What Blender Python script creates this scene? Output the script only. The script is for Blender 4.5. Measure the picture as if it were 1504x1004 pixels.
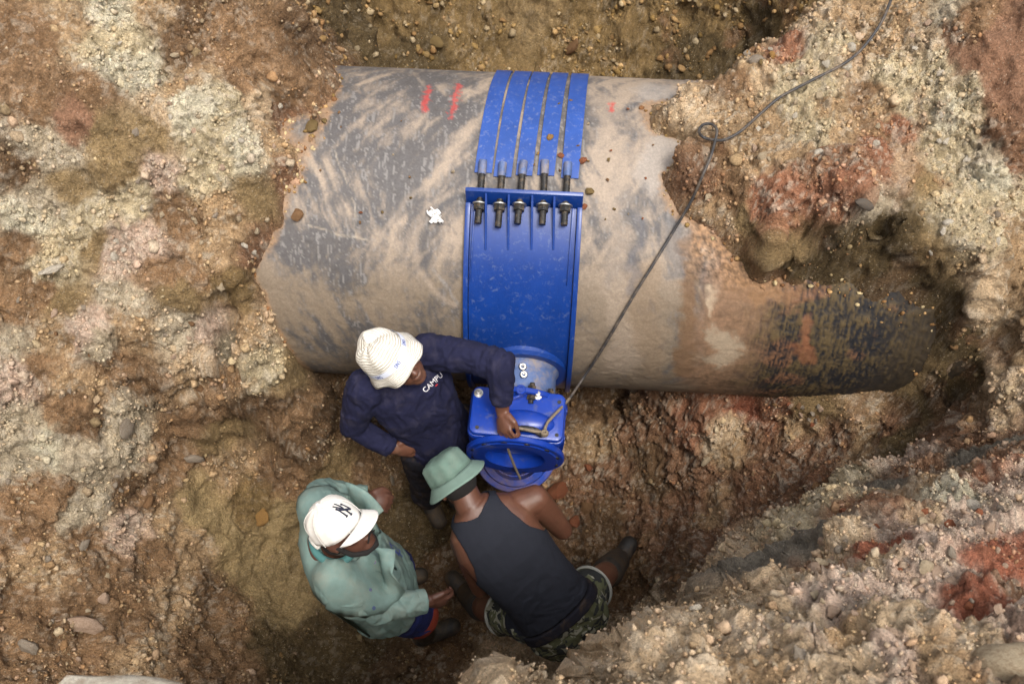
import bpy, bmesh, math, random
import numpy as np
from mathutils import Vector, Matrix, Quaternion
rng = np.random.default_rng(7)
random.seed(7)
scene = bpy.context.scene
for o in list(bpy.data.objects):
    bpy.data.objects.remove(o)
C = scene.collection

# ------------------------------------------------------------------ camera
CAM = np.array([0.1138, -2.4900, 3.8961])
PITCH, YAW, ROLL = 1.11193, 0.084370, -0.023946
FPX, CW, CH = 1465.85, 1504.0, 1004.0
_f = np.array([-math.sin(YAW)*math.cos(PITCH), math.cos(YAW)*math.cos(PITCH), -math.sin(PITCH)])
_r = np.array([math.cos(YAW), math.sin(YAW), 0.0])
_u = np.cross(_r, _f)
RT = _r*math.cos(ROLL) + _u*math.sin(ROLL)
UP = -_r*math.sin(ROLL) + _u*math.cos(ROLL)
FW = _f
cam_data = bpy.data.cameras.new('camera')
cam = bpy.data.objects.new('camera', cam_data)
C.objects.link(cam)
cam_data.sensor_width = 36.0
cam_data.lens = FPX/CW*36.0
cam_data.clip_start = 0.05
cam_data.clip_end = 500
mw = Matrix.Identity(4)
for i in range(3):
    mw[i][0], mw[i][1], mw[i][2], mw[i][3] = RT[i], UP[i], -FW[i], CAM[i]
cam.matrix_world = mw
cam_data.dof.use_dof = True
cam_data.dof.focus_distance = 4.05
cam_data.dof.aperture_fstop = 6.3
scene.camera = cam

# ------------------------------------------------------------------ daylight (overcast)
SUN_EL, SUN_ROT = math.radians(68), math.radians(140)
world = bpy.data.worlds.new('World')
scene.world = world
world.use_nodes = True
wn = world.node_tree
sky = wn.nodes.new('ShaderNodeTexSky')
sky.sky_type = 'NISHITA'
sky.sun_disc = False
sky.sun_elevation = SUN_EL
sky.sun_rotation = SUN_ROT
sky.dust_density = 4.0
sky.air_density = 1.0
hsv = wn.nodes.new('ShaderNodeHueSaturation')
hsv.inputs['Saturation'].default_value = 0.30
wn.links.new(sky.outputs[0], hsv.inputs['Color'])
bg = wn.nodes['Background']
wn.links.new(hsv.outputs[0], bg.inputs['Color'])
bg.inputs['Strength'].default_value = 0.15
sun_d = bpy.data.lights.new('sun', 'SUN')
sun_d.energy = 1.3
sun_d.angle = math.radians(15)
sun_d.color = (1.0, 0.95, 0.87)
sun = bpy.data.objects.new('sun', sun_d)
C.objects.link(sun)
# sun_rotation turns clockwise from +Y
sdir = Vector((math.sin(SUN_ROT)*math.cos(SUN_EL), math.cos(SUN_ROT)*math.cos(SUN_EL), math.sin(SUN_EL)))
sun.rotation_euler = sdir.to_track_quat('Z', 'Y').to_euler()
sun.location = sdir*30
scene.view_settings.view_transform = 'Standard'
scene.view_settings.look = 'None'
scene.view_settings.gamma = 1
scene.view_settings.use_curve_mapping = False
scene.view_settings.exposure = .96

# ------------------------------------------------------------------ helpers
def lin(c):
    c = np.asarray(c, float)/255.0
    return np.where(c <= 0.04045, c/12.92, ((c+0.055)/1.055)**2.4)

def ray(u, v):
    d = RT*(u-752)/FPX - UP*(v-502)/FPX + FW
    return d
def PZ(u, v, z):
    d = ray(u, v)
    return CAM + d*(z-CAM[2])/d[2]
def PY(u, v, y):
    d = ray(u, v)
    return CAM + d*(y-CAM[1])/d[1]
def PC(u, v, r=0.7):
    d = ray(u, v)
    a = d[1]**2+d[2]**2; b = CAM[1]*d[1]+CAM[2]*d[2]; c = CAM[1]**2+CAM[2]**2-r*r
    t = (-b-math.sqrt(max(b*b-a*c, 0)))/a
    return CAM+d*t
def XT(u, v, r=0.7):                      # (x, theta) on the pipe surface
    p = PC(u, v, r)
    return p[0], math.atan2(-p[1], p[2])
def cylp(x, th, r):
    return np.array([x, -r*math.sin(th), r*math.cos(th)])
def proj(P):
    d = np.asarray(P)-CAM
    w = d@FW
    return 752+FPX*(d@RT)/w, 502-FPX*(d@UP)/w

def link(o, parent=None):
    C.objects.link(o)
    if parent is not None:                 # parts are modelled in place: undo the thing's own offset
        o.parent = parent
        if parent.parent is None:
            o.matrix_parent_inverse = Matrix.Translation(-Vector(parent.location))
    return o
def tag(o, label=None, cat=None, group=None, kind=None):
    if label: o['label'] = label
    if cat: o['category'] = cat
    if group: o['group'] = group
    if kind: o['kind'] = kind
    return o
def mesh_obj(name, verts, faces, mat=None, parent=None, smooth=True, colors=None):
    me = bpy.data.meshes.new(name)
    v = np.asarray(verts, np.float32)
    if isinstance(faces, np.ndarray):
        n, k = faces.shape
        me.vertices.add(len(v)); me.vertices.foreach_set('co', v.ravel())
        me.loops.add(n*k); me.polygons.add(n)
        me.loops.foreach_set('vertex_index', faces.astype(np.int32).ravel())
        me.polygons.foreach_set('loop_start', np.arange(0, n*k, k, dtype=np.int32))
        me.polygons.foreach_set('loop_total', np.full(n, k, np.int32))
        me.update(calc_edges=True)
    else:
        me.from_pydata([tuple(map(float, p)) for p in v], [], faces)
    if smooth:
        me.polygons.foreach_set('use_smooth', np.ones(len(me.polygons), bool))
    if colors is not None:
        a = me.color_attributes.new('tint', 'FLOAT_COLOR', 'POINT')
        cc = np.ones((len(v), 4), np.float32); cc[:, :3] = colors
        a.data.foreach_set('color', cc.ravel())
    if mat: me.materials.append(mat)
    me.update()
    o = bpy.data.objects.new(name, me)
    return link(o, parent)
def bm_obj(name, bm, mat=None, parent=None, smooth=False, angle=0.6):
    me = bpy.data.meshes.new(name)
    bm.normal_update()
    bm.to_mesh(me); bm.free()
    if smooth:
        me.polygons.foreach_set('use_smooth', np.ones(len(me.polygons), bool))
        try: me.set_sharp_from_angle(angle=angle)
        except Exception: pass
    if mat: me.materials.append(mat)
    return link(bpy.data.objects.new(name, me), parent)
def empty(name, loc):
    o = bpy.data.objects.new(name, None)
    o.location = tuple(loc); o.empty_display_size = .1
    C.objects.link(o)
    o.matrix_world = Matrix.Translation(Vector(loc))
    return o

# --- numpy noise
_perm = rng.permutation(256).astype(np.int32)
_perm = np.concatenate([_perm, _perm, _perm])
_grad = rng.normal(size=(256, 3)).astype(np.float32)
_grad /= np.linalg.norm(_grad, axis=1)[:, None]
def perlin(P, s=0.0):
    P = np.asarray(P, np.float32)+np.float32(s*17.13+100.5)
    I = np.floor(P).astype(np.int32); F = P-I
    I &= 255
    W = F*F*F*(F*(F*6-15)+10)
    out = np.zeros(len(P), np.float32)
    for dx in (0, 1):
        hx = _perm[I[:, 0]+dx]
        wx = W[:, 0] if dx else 1-W[:, 0]
        for dy in (0, 1):
            hy = _perm[hx+I[:, 1]+dy]
            wy = wx*(W[:, 1] if dy else 1-W[:, 1])
            for dz in (0, 1):
                g = _grad[_perm[hy+I[:, 2]+dz]]
                w = wy*(W[:, 2] if dz else 1-W[:, 2])
                out += w*(g[:, 0]*(F[:, 0]-dx)+g[:, 1]*(F[:, 1]-dy)+g[:, 2]*(F[:, 2]-dz))
    return out*1.6
def fbm(P, f, oct=4, s=0, gain=.5):
    o = 0; a = 1
    for k in range(oct):
        o = o+a*perlin(P*f*(2.03**k), s+k*3.1); a *= gain
    return o
_cellr = rng.random((256, 3)).astype(np.float32)
def worley(P, s=0):
    """F1, F2 distance and a random value of the nearest cell"""
    P = np.asarray(P, np.float32)+np.float32(s*11.7+60.3)
    I = np.floor(P).astype(np.int32); F = P-I
    d1 = np.full(len(P), 9, np.float32); d2 = d1.copy(); cid = np.zeros(len(P), np.int32)
    for dx in (-1, 0, 1):
        for dy in (-1, 0, 1):
            for dz in (-1, 0, 1):
                h = _perm[_perm[_perm[(I[:, 0]+dx) & 255]+((I[:, 1]+dy) & 255)]+((I[:, 2]+dz) & 255)]
                r = _cellr[h]
                d = (r[:, 0]+dx-F[:, 0])**2+(r[:, 1]+dy-F[:, 1])**2+(r[:, 2]+dz-F[:, 2])**2
                m = d < d1
                d2 = np.where(m, d1, np.minimum(d2, d))
                cid = np.where(m, h, cid); d1 = np.where(m, d, d1)
    return np.sqrt(d1), np.sqrt(d2), _cellr[cid, 0]
def smooth01(a, b, x):
    t = np.clip((x-a)/(b-a), 0, 1)
    return t*t*(3-2*t)
def mixc(a, b, t):
    return a*(1-t[:, None])+b*t[:, None]

# --- materials
def new_mat(name):
    m = bpy.data.materials.new(name); m.use_nodes = True
    return m, m.node_tree.nodes, m.node_tree.links, m.node_tree.nodes['Principled BSDF']
def ramp(N, stops):
    r = N.new('ShaderNodeValToRGB'); e = r.color_ramp.elements
    while len(e) < len(stops): e.new(.5)
    for i, (p, c) in enumerate(stops):
        e[i].position = p; e[i].color = (*c, 1) if len(c) == 3 else c
    return r
def noise(N, L, scale, detail=6, rough=.6, vec=None, dist=0):
    n = N.new('ShaderNodeTexNoise')
    n.inputs['Scale'].default_value = scale; n.inputs['Detail'].default_value = detail
    n.inputs['Roughness'].default_value = rough; n.inputs['Distortion'].default_value = dist
    if vec is not None: L.new(vec, n.inputs['Vector'])
    return n
def gray(v): return (v, v, v)
def plain_mat(name, col, rough=.6, metal=0, var=.25, scale=30, bump=.15, bscale=120, dirt=None, dirt_amt=.0, dscale=14, spec=.5, bdist=.004, dmax=.85):
    """colour with fine tonal variation, a little relief and optional mud on it"""
    m, N, L, B = new_mat(name)
    tc = N.new('ShaderNodeTexCoord'); vec = tc.outputs['Object']
    c = lin(col)
    n1 = noise(N, L, scale, 6, .65, vec)
    r1 = ramp(N, [(.3, tuple(c*(1-var))), (.7, tuple(np.minimum(c*(1+var), 1)))])
    L.new(n1.outputs['Fac'], r1.inputs[0])
    last = r1.outputs[0]
    B.inputs['Roughness'].default_value = rough
    B.inputs['Metallic'].default_value = metal
    B.inputs['Specular IOR Level'].default_value = spec
    if dirt is not None:
        n2 = noise(N, L, dscale, 8, .7, vec, .4)
        r2 = ramp(N, [(.56-dirt_amt*.4, gray(0)), (.82-dirt_amt*.3, gray(dmax))])
        L.new(n2.outputs['Fac'], r2.inputs[0])
        mx = N.new('ShaderNodeMix'); mx.data_type = 'RGBA'
        L.new(r2.outputs[0], mx.inputs['Factor']); L.new(last, mx.inputs[6])
        mx.inputs[7].default_value = (*lin(dirt), 1)
        last = mx.outputs[2]
        mr = N.new('ShaderNodeMapRange'); mr.inputs[3].default_value = rough; mr.inputs[4].default_value = .9
        L.new(r2.outputs[0], mr.inputs[0]); L.new(mr.outputs[0], B.inputs['Roughness'])
    L.new(last, B.inputs['Base Color'])
    if bump:
        nb = noise(N, L, bscale, 6, .6, vec)
        bp = N.new('ShaderNodeBump'); bp.inputs['Strength'].default_value = bump; bp.inputs['Distance'].default_value = bdist
        L.new(nb.outputs['Fac'], bp.inputs['Height']); L.new(bp.outputs[0], B.inputs['Normal'])
    return m
def tint_mat(name, rough=.93, bump=.7, fine=True, spec=.25, bd=.012, grain=.5):
    """soil: the colour of each patch comes from the mesh, grain and relief from noise"""
    m, N, L, B = new_mat(name)
    tc = N.new('ShaderNodeTexCoord'); vec = tc.outputs['Object']
    at = N.new('ShaderNodeAttribute'); at.attribute_name = 'tint'
    n1 = noise(N, L, 110, 8, .75, vec)
    r1 = ramp(N, [(.32, gray(1-grain)), (.5, gray(.98)), (.68, gray(1+grain*1.1))])
    L.new(n1.outputs['Fac'], r1.inputs[0])
    mx = N.new('ShaderNodeMix'); mx.data_type = 'RGBA'; mx.blend_type = 'MULTIPLY'; mx.inputs['Factor'].default_value = 1
    L.new(at.outputs['Color'], mx.inputs[6]); L.new(r1.outputs[0], mx.inputs[7])
    last = mx.outputs[2]
    if fine:   # pale mineral grains
        v = N.new('ShaderNodeTexVoronoi'); v.inputs['Scale'].default_value = 170; L.new(vec, v.inputs['Vector'])
        sp = N.new('ShaderNodeSeparateColor'); L.new(v.outputs['Color'], sp.inputs[0])
        r2 = ramp(N, [(.93, gray(0)), (.95, gray(.6))])
        L.new(sp.outputs[0], r2.inputs[0])
        r3 = ramp(N, [(.3, gray(1)), (.5, gray(0))]); L.new(v.outputs['Distance'], r3.inputs[0])
        ml = N.new('ShaderNodeMath'); ml.operation = 'MULTIPLY'
        L.new(r2.outputs[0], ml.inputs[0]); L.new(r3.outputs[0], ml.inputs[1])
        m2 = N.new('ShaderNodeMix'); m2.data_type = 'RGBA'
        L.new(ml.outputs[0], m2.inputs['Factor']); L.new(last, m2.inputs[6])
        g = N.new('ShaderNodeMix'); g.data_type = 'RGBA'; g.inputs['Factor'].default_value = .6
        L.new(at.outputs['Color'], g.inputs[6]); g.inputs[7].default_value = (*lin((215, 200, 175)), 1)
        L.new(g.outputs[2], m2.inputs[7])
        last = m2.outputs[2]
    L.new(last, B.inputs['Base Color'])
    B.inputs['Roughness'].default_value = rough
    B.inputs['Specular IOR Level'].default_value = spec
    nb = noise(N, L, 60, 10, .74, vec)
    bp = N.new('ShaderNodeBump'); bp.inputs['Strength'].default_value = bump; bp.inputs['Distance'].default_value = bd
    L.new(nb.outputs['Fac'], bp.inputs['Height'])
    if fine:                                # crumbs with crevices between them
        wv_ = N.new('ShaderNodeVectorMath'); wv_.operation = 'MULTIPLY_ADD'; wv_.inputs[1].default_value = (.012, .012, .012)
        nw = noise(N, L, 45, 3, .6, vec); L.new(nw.outputs['Color'], wv_.inputs[0]); L.new(vec, wv_.inputs[2])
        last_n = None
        for sc_, ds in ((56, .009), (130, .005)):
            vo = N.new('ShaderNodeTexVoronoi'); vo.feature = 'DISTANCE_TO_EDGE'; vo.inputs['Scale'].default_value = sc_; L.new(wv_.outputs[0], vo.inputs['Vector'])
            rr_ = ramp(N, [(.0, gray(0)), (.22, gray(.8)), (.5, gray(1))]); L.new(vo.outputs['Distance'], rr_.inputs[0])
            b2 = N.new('ShaderNodeBump'); b2.inputs['Strength'].default_value = .55; b2.inputs['Distance'].default_value = ds
            L.new(rr_.outputs[0], b2.inputs['Height'])
            if last_n: L.new(last_n, b2.inputs['Normal'])
            last_n = b2.outputs[0]
        L.new(last_n, bp.inputs['Normal'])
    L.new(bp.outputs[0], B.inputs['Normal'])
    return m

# ------------------------------------------------------------------ ground: one sheet with the pit dug into it
PAL = dict(
 brown=(136, 102, 68), dbrown=(112, 83, 54), tan=(166, 133, 95), cream=(188, 168, 134), white=(198, 186, 162),
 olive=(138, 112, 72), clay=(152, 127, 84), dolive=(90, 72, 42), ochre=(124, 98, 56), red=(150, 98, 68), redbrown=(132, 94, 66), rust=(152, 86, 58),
 grey=(172, 154, 130), pink=(194, 164, 146), deepbrown=(98, 74, 48), blue=(112, 103, 92), terra=(140, 100, 74), sand=(190, 160, 126))
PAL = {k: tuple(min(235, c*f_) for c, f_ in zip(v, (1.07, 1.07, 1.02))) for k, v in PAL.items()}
CRUMB = dict(clay=.25, brown=.55, dbrown=.6, tan=.7, cream=.9, white=1., olive=.3, dolive=.45, ochre=.5, red=.7, redbrown=.7, rust=.6,
             grey=.75, pink=1., deepbrown=.5, blue=.35, terra=.12, sand=.8)
# shape: (u, v, z) seen points of the bank, plus plain (x, y, z) points
HP = [
 # left bank
 (-150,-120,1.5),(0,0,1.20),(0,200,1.02),(0,350,.80),(0,450,.50),(0,600,.34),(0,800,.10),(0,1000,.0),(-200,300,1.1),(-200,600,.7),(-200,900,.4),(0,1150,.1),
 (150,0,1.22),(150,150,1.06),(150,290,.82),(150,420,.56),(150,520,.44),(150,650,.04),(150,800,-.20),(150,950,-.28),(150,1080,-.2),
 (300,-60,1.2),(300,0,1.16),(300,120,1.04),(300,250,.82),(300,350,.60),(300,430,.52),(300,520,.32),(300,620,-.08),(300,700,-.52),(300,800,-.70),(300,950,-.70),(300,1080,-.62),
 (400,0,1.08),(400,90,.94),(390,200,.82),(380,280,.74),(366,360,.60),(372,430,.42),(400,600,-.50),(400,700,-.86),(400,800,-1.0),(400,950,-1.04),
 (455,30,.98),(468,85,.86),(455,150,.82),(425,230,.78),(395,300,.72),
 (470,560,-.62),(500,600,-.84),(520,540,-.66),(560,690,-1.06),(600,960,-1.12),(640,740,-1.10),(520,950,-1.1),(640,870,-1.12),
 # behind the pipe
 (500,20,.15),(560,50,-.22),(700,70,-.38),(900,75,-.38),(1080,85,-.25),(700,0,-.2),(900,0,-.18),(1100,0,.0),(1140,70,.0),(1180,20,.25),(800,-150,.25),(500,-150,.5),(1100,-150,.4),(800,-330,.9),(1250,-330,1.1),(400,-330,1.1),
 # right bank over the pipe
 (1225,0,.86),(1150,72,.82),(1080,108,.78),(1010,122,.75),(1060,180,.80),(1070,250,.80),(1080,320,.72),(1100,360,.62),(1100,250,.82),(1150,150,.86),(1250,100,.90),(1200,220,.84),(1300,0,.98),(1400,0,1.08),(1504,0,1.20),(1504,200,.98),(1504,400,.68),(1504,540,.58),(1300,200,.86),(1400,250,.82),(1650,100,1.2),(1650,400,.95),(1650,700,1.1),
 # hollow round the pipe on the right
 (1140,338,.80),(1200,330,.84),(1225,294,.97),(1290,282,1.01),(1340,303,.97),(1400,385,.75),(1434,450,.60),(1454,560,.46),(1454,615,.40),
 (1180,362,.66),(1290,348,.70),(1350,402,.62),
 (1385,575,.02),(1400,600,.0),
 # front right floor and slope
 (900,604,-.85),(1000,596,-.52),(1100,590,-.40),(1280,582,-.32),(900,700,-1.06),(1000,700,-.88),(1150,680,-.54),(1290,640,-.24),(1340,625,-.15),(900,830,-1.08),(1000,800,-.84),(1085,770,-.58),(1180,724,-.36),(950,870,-1.0),(880,900,-1.08),(1290,672,-.2),(1390,612,-.05),
 # near rim, lower right
 (690,996,1.50),(745,984,1.50),(870,960,1.46),(912,930,1.40),(1005,905,1.32),(1108,838,1.22),(1210,782,1.08),(1320,732,.84),(1360,690,.68),(1446,650,.42),
 (1504,1004,1.86),(1200,1004,1.80),(900,1010,1.62),(1300,850,1.50),(1504,800,1.42),(1504,680,.78),(1050,950,1.52),(1400,745,1.02),(1200,870,1.42),(700,1100,1.85),(1100,1150,2.05),(1600,1100,2.1),
]
HX = [(x, y, -.98) for x in (-.6, 0, .5) for y in (-.45, 0, .4)] + [(-.9, 0, .2), (-.86, -.5, -.5), (.6, .8, -.5), (0, .8, -.55), (-.6, .8, -.5),
 (-1.12, -.1, .86), (-1.1, -.45, .66), (-1.1, .35, .86), (-1.4, 0, .95), (.85, .1, .80), (.9, .4, .78), 
 (.2, -2.06, -1.05), (.45, -1.86, -.95), (-.1, -2.15, -1.05), (-.3, -2.1, -1.05), (-.5, -2.2, -.9), (-.05, -1.95, -1.1), (.35, -1.8, -1.05), (.65, -1.6, -.75), (-.3, -2.5, 1.7), (-.05, -2.37, 1.6),
 (-.85, -2.25, -.55), (-.62, -2.47, 2.0), (-.8, -2.6, 1.9), (-1.0, -2.5, .3), (-1.4, -2.35, -.05), (-1.4, -2.75, .5)]
for x in (-4, -3.2):
    for y in (-3.5, -2, -.5, 1, 3): HX.append((x, y, 2.1))
for y in (-3.4, 3.2):
    for x in (-2, -1, 0, 1, 2): HX.append((x, y, 2.15 if y > 0 or x >= 0 else .9))  # unseen ground at front left kept low to let daylight into the pit
for x in (3, 4):
    for y in (-3.5, -2, -.5, 1, 3): HX.append((x, y, 2.15))
HX += [(1.88, -.45, .62), (1.9, -.65, .48), (1.9, -.78, .36), (2.1, -.4, .78), (2.1, -.7, .62), (2.1, -.9, .58), (1.9, -.2, .84)]
for pt, r_ in (((1385, 450), .74), ((1392, 490), .75), ((1388, 530), .75), ((1370, 565), .75), ((1345, 588), .74), ((374, 340), .78), ((376, 410), .79), ((384, 480), .79), ((340, 330), .84), ((342, 400), .85), ((350, 470), .84), ((430, 528), .75), ((400, 515), .78), ((340, 500), .86), ((370, 520), .83), ((1405, 552), .79), ((1412, 500), .79), ((455, 190), .75), ((985, 190), .735), ((1008, 190), .752), ((985, 160), .74), ((1000, 230), .745), ((1020, 310), .735), ((1030, 160), .78), ((1045, 230), .79)):
    HX.append(tuple(PC(*pt, r_)))
for pt in ((952, 150), (962, 200), (972, 250), (990, 320), (400, 330), (402, 400), (412, 487), (470, 180), (430, 250))+((1130, 402), (1190, 405), (1250, 414), (1310, 432), (1345, 452), (1362, 480), (1366, 520), (1345, 556), (1295, 571)):
    HX.append(tuple(PC(*pt, .70)))
pts = np.array([PZ(*h) for h in HP]+[np.array(h, float) for h in HX])
def solve_rbf(P, val, lam=.004):
    d = np.linalg.norm(P[:, None]-P[None], axis=2)
    n = len(P)
    A = np.zeros((n+3, n+3)); A[:n, :n] = d+lam*0-np.eye(n)*lam
    A[:n, n] = 1; A[:n, n+1:] = P; A[n:, :n] = A[:n, n:].T
    return np.linalg.solve(A, np.concatenate([val, np.zeros(3)]))
_w = solve_rbf(pts[:, :2], pts[:, 2])
def base_z(x, y):
    out = np.empty(len(x), np.float32); P = pts[:, :2].astype(np.float32); w = _w.astype(np.float32)
    for i in range(0, len(x), 60000):
        a = x[i:i+60000].astype(np.float32); b = y[i:i+60000].astype(np.float32)
        d = np.sqrt((a[:, None]-P[None, :, 0])**2+(b[:, None]-P[None, :, 1])**2)
        out[i:i+60000] = d@w[:len(P)]+w[len(P)]+w[len(P)+1]*a+w[len(P)+2]*b
    return out
def axis(lo, hi, step, far):
    core = np.arange(lo, hi, step)
    out = []; s = step; p = hi
    while p < far:
        out.append(p); s *= 1.35; p += s
    out.append(far)
    left = []; s = step; p = lo-step
    while p > -far:
        left.append(p); s *= 1.35; p -= s
    left.append(-far)
    return np.concatenate([left[::-1], core, out])
gx = axis(-2.15, 2.1, .0074, 60)
ya = np.arange(-2.65, -1.75, .0055); yb = np.arange(-1.75, 1.0, .0074); yc = np.arange(1.0, 2.3, .012)
gy0 = axis(-2.65, 2.3, .012, 60)
gy = np.concatenate([gy0[gy0 < -2.65-1e-6], ya, yb, yc, gy0[gy0 >= 2.3-1e-6]])
X, Yg = np.meshgrid(gx, gy)
nx, ny = len(gx), len(gy)
x = X.ravel(); y = Yg.ravel()
# wander the plan a little so that edges are ragged
def relax(X, Yg, it=260, k=4):
    """slide the grid lines along the slope so that steep banks get their share of points"""
    jx = np.unique(np.r_[np.arange(0, nx, k), nx-1]); jy = np.unique(np.r_[np.arange(0, ny, k), ny-1])
    A = X[np.ix_(jy, jx)].copy(); B = Yg[np.ix_(jy, jx)].copy()
    A0, B0 = A.copy(), B.copy()
    keep = ((np.abs(A) > 2.6) | (B < -3.0) | (B > 2.6)).astype(float)
    for n in range(it):
        Zc = hz(A.ravel(), B.ravel()).reshape(A.shape)
        dxh = A[:, 1:]-A[:, :-1]; dyh = B[:, 1:]-B[:, :-1]; dzh = Zc[:, 1:]-Zc[:, :-1]
        wh = np.sqrt(1+np.minimum((dzh**2)/np.maximum(dxh**2+dyh**2, 1e-9), 16))
        dxv = A[1:]-A[:-1]; dyv = B[1:]-B[:-1]; dzv = Zc[1:]-Zc[:-1]
        wv = np.sqrt(1+np.minimum((dzv**2)/np.maximum(dxv**2+dyv**2, 1e-9), 16))
        SA = np.zeros_like(A); SB = np.zeros_like(A); W = np.zeros_like(A)
        for sl, ot, w in ((np.s_[:, :-1], np.s_[:, 1:], wh), (np.s_[:, 1:], np.s_[:, :-1], wh), (np.s_[:-1], np.s_[1:], wv), (np.s_[1:], np.s_[:-1], wv)):
            SA[sl] += w*A[ot]; SB[sl] += w*B[ot]; W[sl] += w
        # pull lightly to the even grid so that the near rim stays fine
        g = .04
        An = (SA/W)*(1-g)+A0*g; Bn = (SB/W)*(1-g)+B0*g
        m = .6*(1-keep)
        m[0] = m[-1] = 0; m[:, 0] = m[:, -1] = 0
        A += m*(An-A); B += m*(Bn-B)
    tx = np.interp(np.arange(nx), jx, np.arange(len(jx))); ty = np.interp(np.arange(ny), jy, np.arange(len(jy)))
    def upsample(Q, Q0, base):
        D = Q-Q0
        i = np.minimum(tx.astype(int), len(jx)-2); a = tx-i
        R = D[:, i]*(1-a)+D[:, i+1]*a
        j = np.minimum(ty.astype(int), len(jy)-2); b = (ty-j)[:, None]
        return base+R[j]*(1-b)+R[j+1]*b
    return upsample(A, A0, X), upsample(B, B0, Yg)
q0 = np.stack([x, y, np.zeros_like(x)], 1)
_pm = 1-.65*smooth01(1.0, .75, np.abs(y))*smooth01(2.2, 1.9, np.abs(x))
wx = .045*fbm(q0, 2.6, 4, 1)*_pm; wy = .045*fbm(q0, 2.6, 4, 2)*_pm
near = (np.abs(x) < 3.2) & (y > -3.4) & (y < 3.2)
z = np.full(len(x), 2.15, np.float32)
z[near] = base_z(x[near]+wx[near]*1.0, y[near]+wy[near]*1.0)
far_d = np.maximum(np.maximum(np.abs(x)-2.6, np.abs(y)-2.8), 0)
z = np.where(far_d > 0, z*(1-smooth01(0, .6, far_d))+2.15*smooth01(0, .6, far_d), z)
z = np.maximum(z, -1.25)
zgrid = z.reshape(ny, nx)
def hz(px, py):
    i = np.clip(np.searchsorted(gx, px)-1, 0, nx-2); j = np.clip(np.searchsorted(gy, py)-1, 0, ny-2)
    a = (px-gx[i])/(gx[i+1]-gx[i]); b = (py-gy[j])/(gy[j+1]-gy[j])
    return (zgrid[j, i]*(1-a)*(1-b)+zgrid[j, i+1]*a*(1-b)+zgrid[j+1, i]*(1-a)*b+zgrid[j+1, i+1]*a*b)
X, Yg = relax(X, Yg)
x = X.ravel(); y = Yg.ravel()
z = hz(x, y)
V = np.stack([x, y, z], 1).astype(np.float32)
def grid_normals(V):
    G = V.reshape(ny, nx, 3)
    tx = np.gradient(G, axis=1); ty = np.gradient(G, axis=0)
    n = np.cross(tx, ty).reshape(-1, 3)
    return n/np.maximum(np.linalg.norm(n, axis=1), 1e-9)[:, None]

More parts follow.
